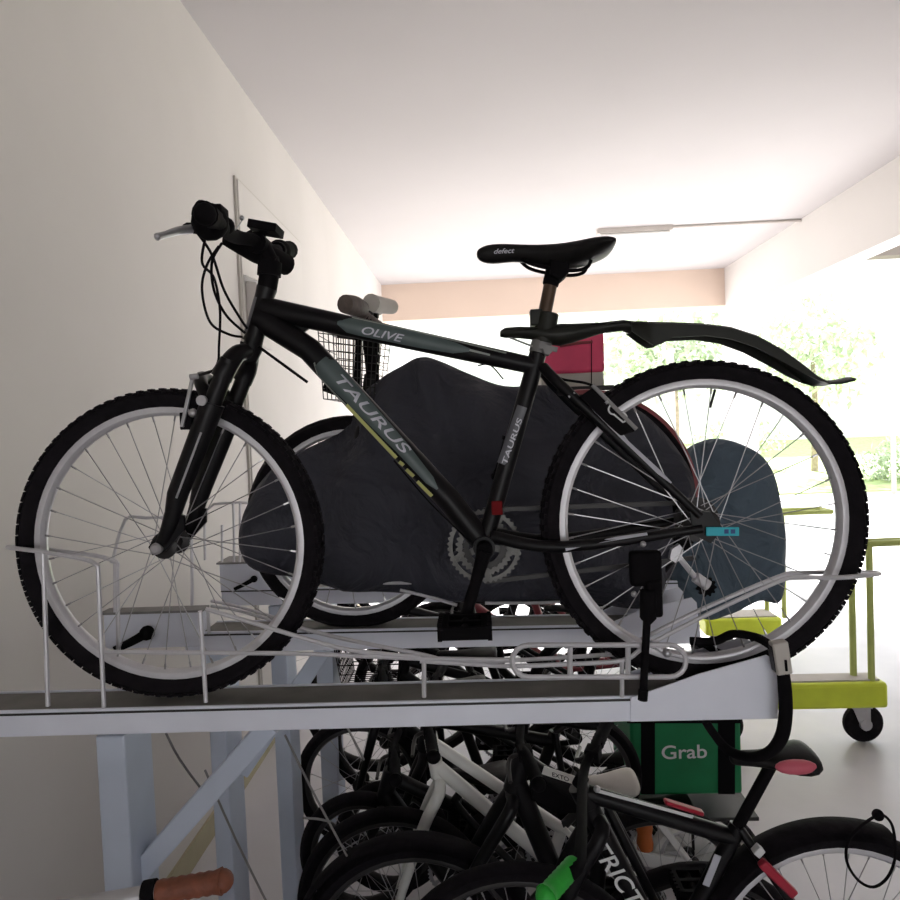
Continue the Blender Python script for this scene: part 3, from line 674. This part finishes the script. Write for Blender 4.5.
# ---------------------------------------------------------------- other bicycles
def gbike(name, label, w0, R, pk, frame_m=None, nsp=18, wheels=('f', 'r'), bar=None, grips=None, saddle=True, saddle_m=None, tube=1.0, tyre=None, cat='bicycle', rim=None, group=None, knobs=False, post_m=None, fb=None, sad_len=.26, pedals=True):
    G = lambda k, s=0.0: (B(pk[k][0], pk[k][1], w0) if not isinstance(pk[k], Vector) else pk[k]) + N * s
    fm = frame_m or M['blackm']
    base = (G('fh') + G('rh')) / 2; base.z -= R
    t = thing(name, label, cat, tuple(base), group)
    f = MB(); k = tube
    f.tube([G('ht'), G('hb')], .021 * k, 14); f.tube([G('ht').lerp(G('hb'), .2), G('st').lerp(G('bb'), .08)], .0175 * k, 14); f.tube([G('ht').lerp(G('hb'), .75), G('bb')], .0215 * k, 14)
    f.tube([G('st'), G('bb')], .017 * k, 14)
    for s in (1, -1):
        f.tube([G('st', .012 * s), G('st', 0).lerp(G('rh'), .3) + N * .04 * s, G('rh', .06 * s)], .009 * k, 10, 3)
        f.tube([G('bb', .012 * s), G('bb', 0).lerp(G('rh'), .4) + N * .045 * s, G('rh', .06 * s)], .010 * k, 10, 3)
    fr = f.build('frame', fm, t)
    f = MB(); hb, fh = G('hb'), G('fh'); d = (hb - G('ht')).normalized()
    for s in (1, -1):
        f.tube([hb + d * .015, hb + d * .03 + N * .045 * s, hb.lerp(fh, .35) + N * .052 * s, fh + N * .055 * s], [.017, .018, .017, .011], 10, 4)
    f.build('fork', fb or M['blackm'], t)
    e1 = U; rim = rim or (M['darkst'] if name == 'black_bicycle' else M['rim'])
    if 'f' in wheels: wheel(t, 'front_wheel', fh, N, R, nsp, knobs, tyre, rim or M['rim'], seg=48, knobn=60)
    if 'r' in wheels: wheel(t, 'rear_wheel', G('rh'), N, R, nsp, knobs, tyre, rim or M['rim'], seg=48, knobn=60)
    ht = G('ht'); bc = G('bar') if 'bar' in pk else ht - d * .06
    MB().tube([ht, ht.lerp(bc, .6), bc], .016, 12).build('stem', M['blackp'], t)
    b0, b1 = bar[:2] if bar else (bc + N * .22 + U * .03, bc - N * .26 + U * .03)
    mid = bar[2] if bar and len(bar) > 2 else None
    hb2 = MB().tube(([b0, b0.lerp(mid, .5), mid] if mid else [b0, bc.lerp(b0, .45) + Z * .01]) + [bc, bc.lerp(b1, .45) + Z * .01, b1], .0115, 10, 4).build('handlebar', M['blackp'], t)
    g0, g1 = grips if grips else (M['blackp'], M['blackp'])
    for e, gm in ((b0, g0), (b1, g1)):
        dd = ((mid if mid and e is b0 else bc) - e).normalized(); grip(e, e + dd * (.095 if mid and e is b0 else .12), .0165, gm, hb2)
        if mid and e is b0: continue
        q = e + dd * .16
        b = MB(); b.box(q, dd * .02, perp(dd) * .018, dd.cross(perp(dd)) * .016); b.build('shifter', M['blackp'], hb2, bevel=.003)
        b = MB(); b.tube([q, q - U * .04 - Z * .015, q - U * .055 - dd * .09 - Z * .03], [.006, .006, .005], 8, 4); b.build('brake_lever', M['darkst'], hb2)
    if saddle:
        sp = G('sad')
        MB().tube([G('st'), sp - Z * .03], .0135, 12).build('seat_post', post_m or M['darkst'], t)
        L = sad_len; rings = []
        for a, h, q, hw in ((-.5, -.005, -.02, .01), (-.46, .006, -.03, .018), (-.25, .004, -.03, .021), (0, .002, -.035, .035), (.25, .008, -.045, .068), (.42, .014, -.04, .078), (.5, .008, -.02, .06)):
            c = sp + U * L * a; mid = c + Z * (h + q) / 2; hh = (h - q) / 2
            rings.append([mid + N * hw * math.cos(v) + Z * hh * math.sin(v) for v in [2 * math.pi * j / 16 for j in range(16)]])
        MB().loft(rings).build('saddle', saddle_m or M['saddle'], t, sub=1)
    b = MB(); gear(b, G('bb', -.04), N, .07, 36, .003); 
    for q in range(5): 
        a = q * 1.2566; dd = U * math.cos(a) + Z * math.sin(a); b.bar(G('bb', -.04), G('bb', -.04) + dd * .062, .006, .002, N.cross(dd))
    cr = b.build('crankset', M['alloy'], t, flatdeg=30)
    for s, q in ((1, -1), (-1, 1)):
        c0 = G('bb', .065 * s); c1 = G('bb', .085 * s) + (U * .10 + Z * .09) * q * (R / .33)
        MB().tube([c0, c1], .010, 10).build('crank_arm', M['darkst'], cr)
        if pedals: pedal(t, c1, s)
    return t, fr, G

def pillow(name, m_, outline, w0, T, parent, K=7, n=5, seed=0, amp=.02, folds=None, ctr=None, power=.7):
    pts = spline([B(x, y, w0) for x, y in outline], n, True)
    c = B(*ctr, w0) if ctr else sum(pts, V((0, 0, 0))) / len(pts)
    b = MB(); L = len(pts)
    def lay(sgn):
        rings = []
        for k in range(1, K + 1):
            s = math.cos(math.pi / 2 * k / (K + 1)); h = T * math.sin(math.pi / 2 * k / (K + 1)) ** power; r = []
            for i, p in enumerate(pts):
                q = c.lerp(p, s); d = q - c
                wv = noise.noise(V((d.dot(U) * 7 + seed, d.z * 4, sgn))) * amp + noise.noise(V((d.dot(U) * 22 + d.z * 9 + seed, d.z * 3, sgn * 3))) * amp * .6
                if folds:
                    f = (q - B(*folds, w0)); an = math.atan2(f.dot(U), -f.z + .05); wv += math.sin(an * 13 + noise.noise(q * 3) * 2) * amp * .8 * min(1, f.length * 2.5)
                r.append(q + N * sgn * (h + wv * (1 - s * .4)))
            rings.append(r)
        return rings
    edge = [b.bm.verts.new(p) for p in pts]
    for sgn in (1, -1):
        rr = [edge] + [[b.bm.verts.new(p) for p in r] for r in lay(sgn)]
        b.ringfaces(rr, True, False, False)
        cv = b.bm.verts.new(c + N * sgn * T)
        for i in range(L): b.bm.faces.new((rr[-1][i], rr[-1][(i + 1) % L], cv))
    return b.build(name, m_, parent, flatdeg=180)

# dark grey covered bike on the second tray
t2, _, G2 = gbike('covered_bicycle', 'bicycle under the dark grey cover, front tyre and maroon rear mudguard showing', W2, .292,
      dict(fh=(352, 522), rh=(586, 500), bb=(470, 540), st=(500, 450), ht=(372, 375), hb=(366, 420), bar=(366, 318), sad=(497, 420)),
      pedals=False, frame_m=M['blackm'], bar=(B(352, 308, W2 + .05), B(378, 309, W2 - .28)), grips=(M['gripk'], M['gripk']), rim=M['rim'])
wheel_r = [o for o in t2.children if o.name.startswith('rear_wheel')][0]
MB().lathe(G2('rh'), N, [(.284, -.03), (.296, -.02), (.299, 0), (.296, .02), (.284, .03), (.293, 0)], 40, True, (R_(-15), R_(150)), U).build('mudguard', M['maroon'], t2)
for a, b_ in (((345, 304, .10), (362, 309, .02)), ):
    MB().tube([B(a[0], a[1], W2 + a[2]), B(354, 306, W2 + .06), B(b_[0], b_[1], W2 + b_[2])], [.024, .027, .022], 14, 4).build('grip', M['gripk'], t2)
MB().tube([B(371, 303, W2 - .05), B(380, 305, W2 - .12), B(392, 307, W2 - .2)], [.026, .024, .021], 14, 4).build('grip', M['greyc'], t2)
# wire basket in front of its handlebar
bk = MB()
c00, c10, c01, c11 = B(326, 330, W2), B(384, 337, W2), B(330, 400, W2), B(378, 404, W2)
for s in (.10, -.14):
    for k in range(13):
        q = k / 12; bk.tube([c00.lerp(c10, q) + N * s, c01.lerp(c11, q) + N * s * .8], .0014, 5)
    for k in range(10):
        q = k / 9; bk.tube([c00.lerp(c01, q) + N * s * (1 - .2 * q), c10.lerp(c11, q) + N * s * (1 - .2 * q)], .0014 if k else .004, 5)
for e0, e1 in ((c00, c01), (c10, c11)):
    for k in range(8):
        q = k / 7; bk.tube([e0.lerp(e1, q) + N * .10 * (1 - .2 * q), e0.lerp(e1, q) - N * .14 * (1 - .2 * q)], .0014 if k else .004, 5)
bk.build('basket', M['darkst'], t2)
for px in (359, 377): MB().bar(B(px, 330, W2 - .02), B(px - 2, 400, W2 - .02), .011, .008, N).build('basket_strut', M['blackp'], t2)
MB().bar(B(326, 384, W2 + .03), B(348, 392, W2 + .03), .03, .02, N).build('lamp', M['blackp'], t2, bevel=.006)
cv = thing('bike_cover', 'dark charcoal cloth cover draped over the bicycle on the second tray', 'cover', tuple(B(450, 575, W2)))
pillow('cloth', M['cover'], [(300, 452), (276, 468), (257, 492), (248, 518), (247, 545), (258, 566), (300, 579), (360, 589), (440, 596), (520, 602), (600, 604), (650, 598), (678, 560), (690, 520), (690, 480), (676, 450), (655, 425), (625, 405), (585, 402), (550, 386), (505, 386), (470, 374), (440, 361), (422, 357), (402, 366), (382, 378), (360, 398), (345, 428)], W2, .13, cv, 9, 5, 3, .05, (420, 350), (450, 490))
# blue-grey covered bike on the third tray, pink-red bag on its carrier
t3, _, G3 = gbike('covered_bicycle', 'bicycle under the blue-grey cover on the third tray, with the pink-red bag on its carrier', W3, .205,
      dict(fh=(470, 530), rh=(722, 528), bb=(600, 520), st=(620, 440), ht=(492, 425), hb=(488, 440), bar=(500, 430), sad=(640, 460)), saddle=False)
MB().box(B(574, 391, W3), U * .105, N * .15, Z * .008).build('carrier', M['darkst'], t3, smooth=False, bevel=.003)
for px in (555, 590): MB().tube([B(px, 392, W3), B(610, 450, W3)], .007, 8).build('carrier_strut', M['darkst'], t3)
cv3 = thing('bike_cover', 'blue-grey cloth cover over the rear of a bicycle, behind the big rear wheel', 'cover', tuple(B(735, 620, W3)))
pillow('cloth', M['teal'], [(676, 470), (687, 450), (702, 441), (719, 438.5), (741, 444), (760, 456), (771, 475), (777, 502), (781, 530), (782, 560), (780, 588), (774, 602), (755, 600), (728, 612), (700, 618), (672, 600), (668, 540)], W3, .12, cv3, 7, 4, 11, .022, None, None)
bag = thing('insulated_bag', 'pink-red and grey insulated bag below the saddle, behind the mountain bike', 'bag', tuple(B(574, 388, W3)))
def bagbox(name, px0, px1, yt, yb, m_, dep, par, bev=.012, w_=None):
    wf = (W3 if w_ is None else w_) + dep / 2
    a, b_, c0 = B(px0, yt, wf), B(px1, yt, wf), B(px0, yb, wf); h = a.z - c0.z; wd = (b_ - a).length
    return MB().box((a + b_) / 2 - Z * h / 2 - N * dep / 2, U * wd / 2, N * dep / 2, Z * h / 2).build(name, m_, par, bevel=bev)
bagbox('upper_panel', 541, 604, 331, 373.5, M['pinkred'], .30, bag); bagbox('lower_panel', 541, 604, 373, 389, M['greyc'], .296, bag, .006)
bf = W3 + .152
MB().bar(B(591.5, 340, bf), B(591.5, 388, bf), .003, .001, N).build('seam', M['blackp'], bag)
MB().tube([B(560, 346, bf), B(578, 343, bf + .01), B(592, 342, bf)], .005, 8, 4).build('strap', M['maroon'], bag)
MB().box(B(583, 335, bf), U * .016, N * .006, Z * .010).build('buckle', M['greyc'], bag, bevel=.002)

# cable lock hanging at the tray end
lk = thing('cable_lock', 'black cable lock with silver head looped over the end of the nearest tray', 'lock', tuple(B(781, 740, .08)))
MB().tube([B(690, 641, -.03), B(715, 641, -.02), B(733, 634, .0), B(755, 637, .04), B(770, 645, .07), B(777, 652, .085)], .0085, 10, 6).build('cable', M['blackp'], lk)
MB().tube([B(704, 644, -.03), B(730, 655, -.03), B(770, 640, -.01)], .0075, 10, 5).build('cable', M['blackp'], lk)
MB().tube([B(783, 672, .085), B(785, 690, .085), B(785.5, 715, .085), B(781, 738, .08), B(768, 753, .05), B(748, 757, .0), B(728, 750, -.05), B(714, 734, -.07), B(706, 722, -.07)], [.0115, .0125, .0125, .0125, .011, .010, .010, .009, .009], 12, 6).build('cable', M['blackp'], lk)
a = MB(); a.bar(B(778, 641, .085), B(783, 673, .085), .0145, .012, U); hd = a.build('lock_head', M['greyc'], lk, bevel=.003)
MB().bar(B(774, 644, .08), B(779, 671, .08), .010, .012, U).build('lock_collar', M['darkst'], lk, bevel=.003)
MB().bar(B(785.5, 660, .098), B(786.5, 671, .098), .002, .002, N).build('key_slot', M['blackp'], hd)

# ---------------------------------------------------------------- lower level
WA = -.20
barn = at_depth(546, 896, 1.13); bari = at_depth(580, 858, 1.22); barc = B(583, 776, WA); barf = barc + V((.10, .24, .02))
L1_, fr1, G1_ = gbike('black_bicycle', 'black bicycle with red accents and green grip on the lower level, right foreground', WA, .335,
      dict(fh=(520, 1000), rh=(838, 969), bb=(668, 962), st=(738, 826), ht=(578, 786), hb=(592, 812), bar=(583, 776), sad=(771, 752)),
      bar=(barn, barf, bari), grips=(M['gripg'], M['blackp']), nsp=32, rim=M['rim'], tube=1.15, knobs=False, post_m=M['blackp'], sad_len=.19)
for o in L1_.children:
    if o.name.startswith('front_wheel'): o.data.materials[0] = M['darkst']
MB().bar(B(598, 791, WA + .021), B(693, 817, WA + .021), .0008, .0035, N).build('stripe', M['letterw'], fr1)
MB().bar(B(664, 801, WA + .012), B(703, 813, WA + .012), .012, .005, N).build('red_panel', M['red'], fr1, bevel=.005)
MB().bar(B(761, 862, WA + .055), B(794, 894, WA + .06), .0105, .0105, N).build('red_panel', M['red'], fr1, bevel=.004)
MB().bar(B(755, 848, WA + .05), B(761, 853, WA + .05), .0105, .0105, N).build('band', M['letterw'], fr1, bevel=.002)
d0, d1_ = B(598, 832, WA), B(640, 896, WA); td = (d1_ - d0).normalized(); vd = N.cross(td); vd = vd if vd.dot(U) > 0 else -vd
text_mesh('lettering', 'TRICT', .055, M['letterw'], fr1, d0 + N * .026 - vd * .03, td, vd, N, .2, .001, None, 0, width=(d1_ - d0).length)
s0, s1 = B(715, 850, WA), B(703, 880, WA)
MB().bar(s0 + N * .0195, s1 + N * .0195, .001, .008, N).build('decal', M['letter'], fr1)
sd1 = [o for o in L1_.children if o.name.startswith('saddle')][0]
MB().ball(B(796, 767, WA + .06), .046, U, 14, (.36, 1.0)).build('pink_panel', M['pink'], sd1)
MB().ball(B(597, 789, WA + .03), .008).build('bolt_cap', M['alloy'], fr1)
MB().lathe(G1_('rh'), N, [(.345, -.033), (.352, -.02), (.354, 0), (.352, .02), (.345, .033), (.349, 0)], 40, True, (R_(70), R_(150)), U).build('mudguard', M['rubber'], L1_)
# white-framed bike
WB = -.62
L2_, fr2, _ = gbike('white_bicycle', 'white-framed bicycle on the lower level under the middle of the tray', WB, .30,
      dict(fh=(396, 905), rh=(660, 905), bb=(551, 862), st=(563, 826), ht=(430, 733), hb=(438, 776), bar=(428, 722), sad=(600, 778)), frame_m=M['bwhite'], tube=1.0, saddle_m=M['greyc'], nsp=18, rim=M['darkst'], fb=M['bwhite'], sad_len=.22)
# dark bike between them
WC = -.42
L3_, fr3, _ = gbike('black_bicycle', 'dark bicycle with white name strip, crossing in front of the white frame', WC, .335,
      dict(fh=(418, 962), rh=(700, 985), bb=(590, 960), st=(604, 800), ht=(524, 752), hb=(513, 790), bar=(520, 742)), tube=1.3, nsp=18, saddle=False)
a0, a1 = B(543, 770, WC + .03), B(574, 780, WC + .03)
lab = MB().bar(a0, a1, .001, .011, N).build('name_strip', M['bwhite'], fr3, smooth=False)
text_mesh('lettering', 'EXTO', .016, M['blackm'], fr3, a0.lerp(a1, .28) + N * .0015 - Z * .008, a1 - a0, Z, N, 0, .0003, width=(a1 - a0).length * .55)
MB().lathe(B(418, 962, WC), N, [(.345, -.035), (.353, -.02), (.355, 0), (.353, .02), (.345, .035), (.349, 0)], 40, True, (R_(20), R_(150)), U).build('mudguard', M['rubber'], L3_)
MB().prism([B(536, 772, WC + .02), B(545, 783, WC + .02), B(600, 797, WC + .02), B(602, 812, WC + .02), B(560, 815, WC + .02), B(530, 800, WC + .02)], -N * .06).build('frame_bag', M['blackp'], fr3, bevel=.006)
# small-wheeled dark bike at the left
WD = -.75
gbike('black_bicycle', 'small-wheeled dark folding bicycle leaning behind the rack posts at left', WD, .20,
      dict(fh=(362, 853), rh=(520, 860), bb=(450, 880), st=(455, 800), ht=(392, 770), hb=(384, 800), bar=(394, 745), sad=(470, 770)), nsp=16, tube=1.3)
# dark bikes further back under the trays
gbike('black_bicycle', 'dark bicycle parked deepest behind the white frame, under the third tray', -.95, .20,
      dict(fh=(392, 836), rh=(572, 835), bb=(515, 845), st=(555, 732), ht=(430, 712), hb=(424, 750), bar=(432, 690), sad=(565, 715)), nsp=16, tube=1.2)
gbike('black_bicycle', 'dark bicycle far behind, glimpsed between the first and second trays', -1.95, .33,
      dict(fh=(420, 690), rh=(650, 684), bb=(530, 695), st=(565, 620), ht=(455, 610), hb=(450, 630), bar=(460, 600), sad=(570, 605)), nsp=16)
gbike('black_bicycle', 'dark bicycle farthest back at left, glimpsed behind the rack posts', -2.5, .33,
      dict(fh=(330, 655), rh=(520, 650), bb=(420, 660), st=(450, 590), ht=(360, 585), hb=(355, 600), bar=(365, 575), sad=(455, 578)), nsp=16)
def row_bike(label, w0, px, py, R=.33, basket=False, sad=True, flip=1, col=None, hubz=.50, sc=1.0):
    rh = B(px, py, w0); rh.z = hubz
    g = lambda x, z: rh - U * x * flip * sc + Z * z * sc
    t, fr, G = gbike('black_bicycle', label, w0, R, dict(fh=g(1.03, 0), rh=rh, bb=g(.42, -.05), st=g(.55, .36), ht=g(.90, .46), hb=g(.93, .33), bar=g(.90, .56), sad=g(.57, .48)), nsp=16, saddle=sad, frame_m=col, tube=1.15)
    if basket:
        c = g(1.08, .48); b = MB()
        for k in range(12):
            s = -.16 + .32 * k / 11
            b.tube([c + N * s + U * .14 + Z * .12, c + N * s * .8 + U * .11 - Z * .12, c + N * s * .8 - U * .11 - Z * .12, c + N * s - U * .14 + Z * .12], .003, 5)
        for k in range(7):
            h = -.12 + .24 * k / 6; f = .8 + .2 * k / 6
            b.tube([c + U * .14 * f + N * .16 * f + Z * h, c - U * .14 * f + N * .16 * f + Z * h, c - U * .14 * f - N * .16 * f + Z * h, c + U * .14 * f - N * .16 * f + Z * h], .003, 5, 0, True)
        b.build('basket', M['blackp'], t, smooth=False)
row_bike('small dark bicycle right behind the small-wheeled folding bicycle', -1.15, 575, 790, R=.25, hubz=.42, sc=.78)
row_bike('small dark bicycle with wire basket, in the row beside the green delivery box', -1.5, 575, 740, R=.25, hubz=.42, sc=.78, basket=True)
row_bike('dark bicycle with wire basket, under the third tray behind the white-framed bicycle', -1.72, 600, 720, basket=True)
row_bike('dark bicycle under the fourth tray, seen below the dark grey cover', -2.2, 640, 690, col=M['maroon'])
row_bike('dark bicycle beyond the fourth tray, seen low behind the rack posts', -2.9, 560, 650)
row_bike('dark bicycle in the farthest row, seen low below the covered bicycle', -3.4, 640, 640, basket=True)
# small white child bike
WE = -1.25
L5_, _, _ = gbike('white_bicycle', 'small white child bicycle on the lower level behind the lettered black frame', WE, .16,
      dict(fh=(600, 880), rh=(690, 858), bb=(632, 854), st=(652, 815), ht=(612, 800), hb=(606, 825), bar=(615, 790), sad=(657, 800)), frame_m=M['white'], tube=1.1, nsp=14, tyre=M['bwhite'], fb=M['white'])
MB().bar(B(626, 856, WE + .05), B(690, 866, WE + .05), .008, .026, N).build('chain_guard', M['white'], L5_, bevel=.004)
MB().bar(B(653, 813, WE + .05), B(692, 866, WE + .05), .008, .012, N).build('frame_tube', M['white'], L5_)
bo = thing('drink_bottle', 'small orange drink bottle on the child bicycle frame', 'bottle', tuple(B(645, 848, WE + .09)))
MB().lathe(B(645, 848, WE + .09), Z, [(.001, 0), (.030, .0), (.031, .02), (.026, .05), (.031, .08), (.029, .1), (.012, .115), (.001, .115)], 20, False).build('body', M['orange'], bo)
MB().disc(B(645, 826, WE + .09), Z, .014, .012).build('cap', M['blackp'], bo)
# delivery bike with the green box
WG = -1.45
L6_, _, _ = gbike('black_bicycle', 'black delivery bicycle carrying the green insulated box, far behind on the lower level', WG, .32,
      dict(fh=(470, 880), rh=(690, 876), bb=(590, 885), st=(615, 780), ht=(505, 760), hb=(498, 785), bar=(505, 740), sad=(612, 755)), nsp=18)
cz = B(684, 797, WG)
MB().box(cz, U * .24, N * .17, Z * .008).build('carrier', M['darkst'], L6_, smooth=False, bevel=.003)
for s in (1, -1): MB().tube([cz + N * .1 * s, B(690, 876, WG) + N * .07 * s], .006, 8).build('carrier_strut', M['darkst'], L6_)
gb = thing('delivery_box', 'green insulated delivery box with white lettering below the tray end', 'box', tuple(B(684, 795, WG)))
dep = .38; wf = WG + dep / 2
bagbox('body', 630, 741, 718, 795, M['green'], dep, gb, .012, WG)
for x0, x1 in ((641, 655), (718, 735)): MB().bar(B((x0 + x1) / 2, 719, wf + .003), B((x0 + x1) / 2, 794, wf + .003), .002, (x1 - x0) / 2 / 690 * 2.6, N).build('strap', M['blackp'], gb)
MB().bar(B(627, 720, wf + .002), B(740, 720, wf + .002), .003, .012, N).build('zip_band', M['blackp'], gb)
q0, q1 = B(661, 759, wf + .001), B(707, 757.5, wf + .001)
text_mesh('lettering', 'Grab', .075, M['letterw'], gb, q0, q1 - q0, Z, N, 0, .0008, width=(q1 - q0).length)
# handlebar of a bicycle standing nearest, bottom left
nb = at_depth(222, 881, 1.04); nc = at_depth(60, 909, 1.02)
t = thing('bicycle', 'nearest lower bicycle at bottom left, only its brown grip and chrome bar in view', 'bicycle', (nc.x, nc.y, .18))
hd_ = V((0, 1, 0)); sx = (nb - nc).normalized()
b = MB(); b.tube([nc - sx * .24, nc, nb], .0125, 12); hbx = b.build('handlebar', M['alloy'], t)
grip(nb, nb - sx * .095, .0165, M['gripb'], hbx); grip(nc - sx * .25, nc - sx * .16, .0165, M['gripb'], hbx)
MB().tube([nb - sx * .097, nb - sx * .115], .019, 14).build('grip_collar', M['blackp'], hbx)
MB().tube([nc, nc - Z * .06 + hd_ * .02, nc - Z * .22 + hd_ * .09], .016, 12).build('stem', M['darkst'], t)
h1 = nc - Z * .22 + hd_ * .09; h0 = nc - Z * .10 + hd_ * .04; bbx = V((nc.x, nc.y - .50, .46)); stx = V((nc.x, nc.y - .62, .78)); rhx = V((nc.x, nc.y - .93, .51)); fhx = V((nc.x, nc.y + .22, .51))
b = MB()
for p, q, r in ((h0, h1, .02), (h0, stx, .016), (h1, bbx, .019), (stx, bbx, .017), (stx, rhx, .009), (bbx, rhx, .01)): b.tube([p, q], r, 10)
b.build('frame', M['maroon'], t)
b = MB()
for s in (1, -1): b.tube([h1, h1 + V((.05 * s, .01, -.03)), fhx + V((.055 * s, 0, 0))], [.016, .016, .011], 10, 4)
b.build('fork', M['blackm'], t)
wheel(t, 'front_wheel', fhx, V((1, 0, 0)), .33, 18, False, e1=V((0, 1, 0)), seg=40); wheel(t, 'rear_wheel', rhx, V((1, 0, 0)), .33, 18, False, e1=V((0, 1, 0)), seg=40)
MB().tube([stx, stx + V((0, -.03, .08))], .0135, 10).build('seat_post', M['darkst'], t)
# loop lock on the right lower rear wheel
ll = thing('loop_lock', 'thin black loop lock hanging on the lower right rear tyre', 'lock', tuple(B(870, 885, WA + .05)))
MB().tube([B(879, 815, WA + .02), B(861, 826, WA + .045), B(848, 842, WA + .05), B(847, 862, WA + .05), B(858, 880, WA + .05), B(873, 887, WA + .05), B(887, 878, WA + .05), B(895, 858, WA + .05), B(894, 833, WA + .05), B(889, 820, WA + .03)], .0032, 8, 5, True).build('cable', M['blackp'], ll)
MB().ball(B(878, 815, WA + .02), .013).build('lock_body', M['blackp'], ll)
# lower wheel channels that carry the bikes on the low level
for i, (wz, zt, lb) in enumerate(((WA, .178, 'under the black bicycle with red accents'), (WC, .165, 'under the dark bicycle with the white name strip'), (WB, .05, 'under the white-framed bicycle'))):
    c = B(640, 900, wz); t = thing('lower_wheel_channel', 'steel wheel channel on the floor ' + lb, 'bike rack', (c.x, c.y, 0), 'lower wheel channels of the rack')
    c.z = zt
    b = MB()
    for s in (1, -1): b.box(c + N * s * .045 + Z * .012, U * .95, N * .004, Z * .03)
    b.box(c - Z * .008, U * .95, N * .045, Z * .006); b.build('channel', M['galvd'], t, smooth=False)
    for q in (-.8, .8): MB().box((c.x + U.x * q, c.y + U.y * q, zt / 2 - .007), U * .03, N * .04, Z * (zt / 2 - .007)).build('leg', M['galvd'], t, smooth=False)
chs = [o for o in COL.objects if o.name.startswith('lower_wheel_channel') and not o.parent]
for pts in ([(285, 735), (312, 790), (347, 856)], [(303, 818), (318, 819), (331, 822)], [(347, 727), (358, 748), (364, 760)], [(205, 770), (236, 840), (268, 905)], [(166, 733), (180, 760), (206, 795)]):
    rod(chs[1], [B(x, y, -.34) for x, y in pts], .003, 3, m_=M['dull'])
# ---------------------------------------------------------------- lime platform trolleys
def trolley(label, D, px0, px1, yt, yb, ytop, dep, hx, extra):
    a, b_, c0 = Y_(px0, yt, D), Y_(px1, yt, D), Y_(px0, yb, D); zt, zb = (a.z + b_.z) / 2, (c0.z + Y_(px1, yb, D).z) / 2
    t = thing('platform_trolley', label, 'trolley', ((a.x + b_.x) / 2, D + dep / 2, 0), 'lime platform trolleys')
    MB().abox(a.x, b_.x, D, D + dep, zb, zt).build('deck', M['lime'], t, bevel=.02)
    MB().abox(a.x + .03, b_.x - .03, D + .03, D + dep - .03, zt, zt + .008).build('deck_mat', M['greyc'], t, smooth=False)
    r = zb * .5 - .008
    for x in (b_.x - .115, a.x + .12):
        for y in ((D + dep * .5,) if dep < .3 else (D + .10, D + dep - .12)):
            b = MB(); b.abox(x - .05, x + .05, y - .045, y + .045, zb - .012, zb)
            for s in (1, -1): b.prism([(x - .045, y + s * .032, zb - .01), (x + .045, y + s * .032, zb - .01), (x + .045, y + s * .032, r + .0), (x + .02, y + s * .032, r - .025), (x - .005, y + s * .032, r)], V((0, s * .004, 0)))
            cs = b.build('caster', M['alloy'], t, smooth=False)
            b = MB(); b.lathe(V((x + .022, y, r + .008)), V((0, 1, 0)), [(.03, -.022), (r * .93, -.024), (r + .006, -.012), (r + .006, .012), (r * .93, .024), (.03, .022)], 32, True); b.build('caster_wheel', M['rubber'], cs)
            b = MB(); b.disc(V((x + .022, y, r + .008)), V((0, 1, 0)), .03, .038, 16); b.build('axle', M['alloy'], cs)
    top = Y_(hx, ytop, D).z; x = Y_(hx, yt, D).x
    MB().tube([(x, D + .04, zt - .01), (x, D + .04, top - .06), (x, D + .04, top - .01), (x + .05, D + .04, top), (x + .34, D + .04, top)], .017, 10, 4).build('handle_tube', M['limed'], t)
    x2 = x - (.06 if dep < .3 else 0)
    MB().tube([(x2, D + dep - .06, zt - .01), (x2, D + dep - .06, top - .06), (x2, D + dep - .06, top - .01), (x + .05, D + dep - .06, top), (x + .34, D + dep - .06, top)], .017, 10, 4).build('handle_tube', M['limed'], t)
    MB().tube([(x + .34, D + .04, top), (x + .34, D + dep - .06, top)], .017, 10).build('handle_bar', M['limed'], t)
trolley('near lime green platform trolley at the right, standing on casters past the tray end', 3.6, 700, 889, 685, 711, 545, .16, 876, 0)
trolley('farther lime green platform trolley, seen between the blue-grey cover and the rear wheel', 4.9, 706, 783, 619, 636, 514, .25, 787, 0)

for n_ in M['cover'].node_tree.nodes, M['teal'].node_tree.nodes:
    for k in n_:
        if k.type == 'BUMP': k.inputs['Distance'].default_value = .12; k.inputs['Strength'].default_value = .5
        if k.type == 'TEX_NOISE': k.inputs['Scale'].default_value = 5; k.inputs['Distortion'].default_value = 1.2
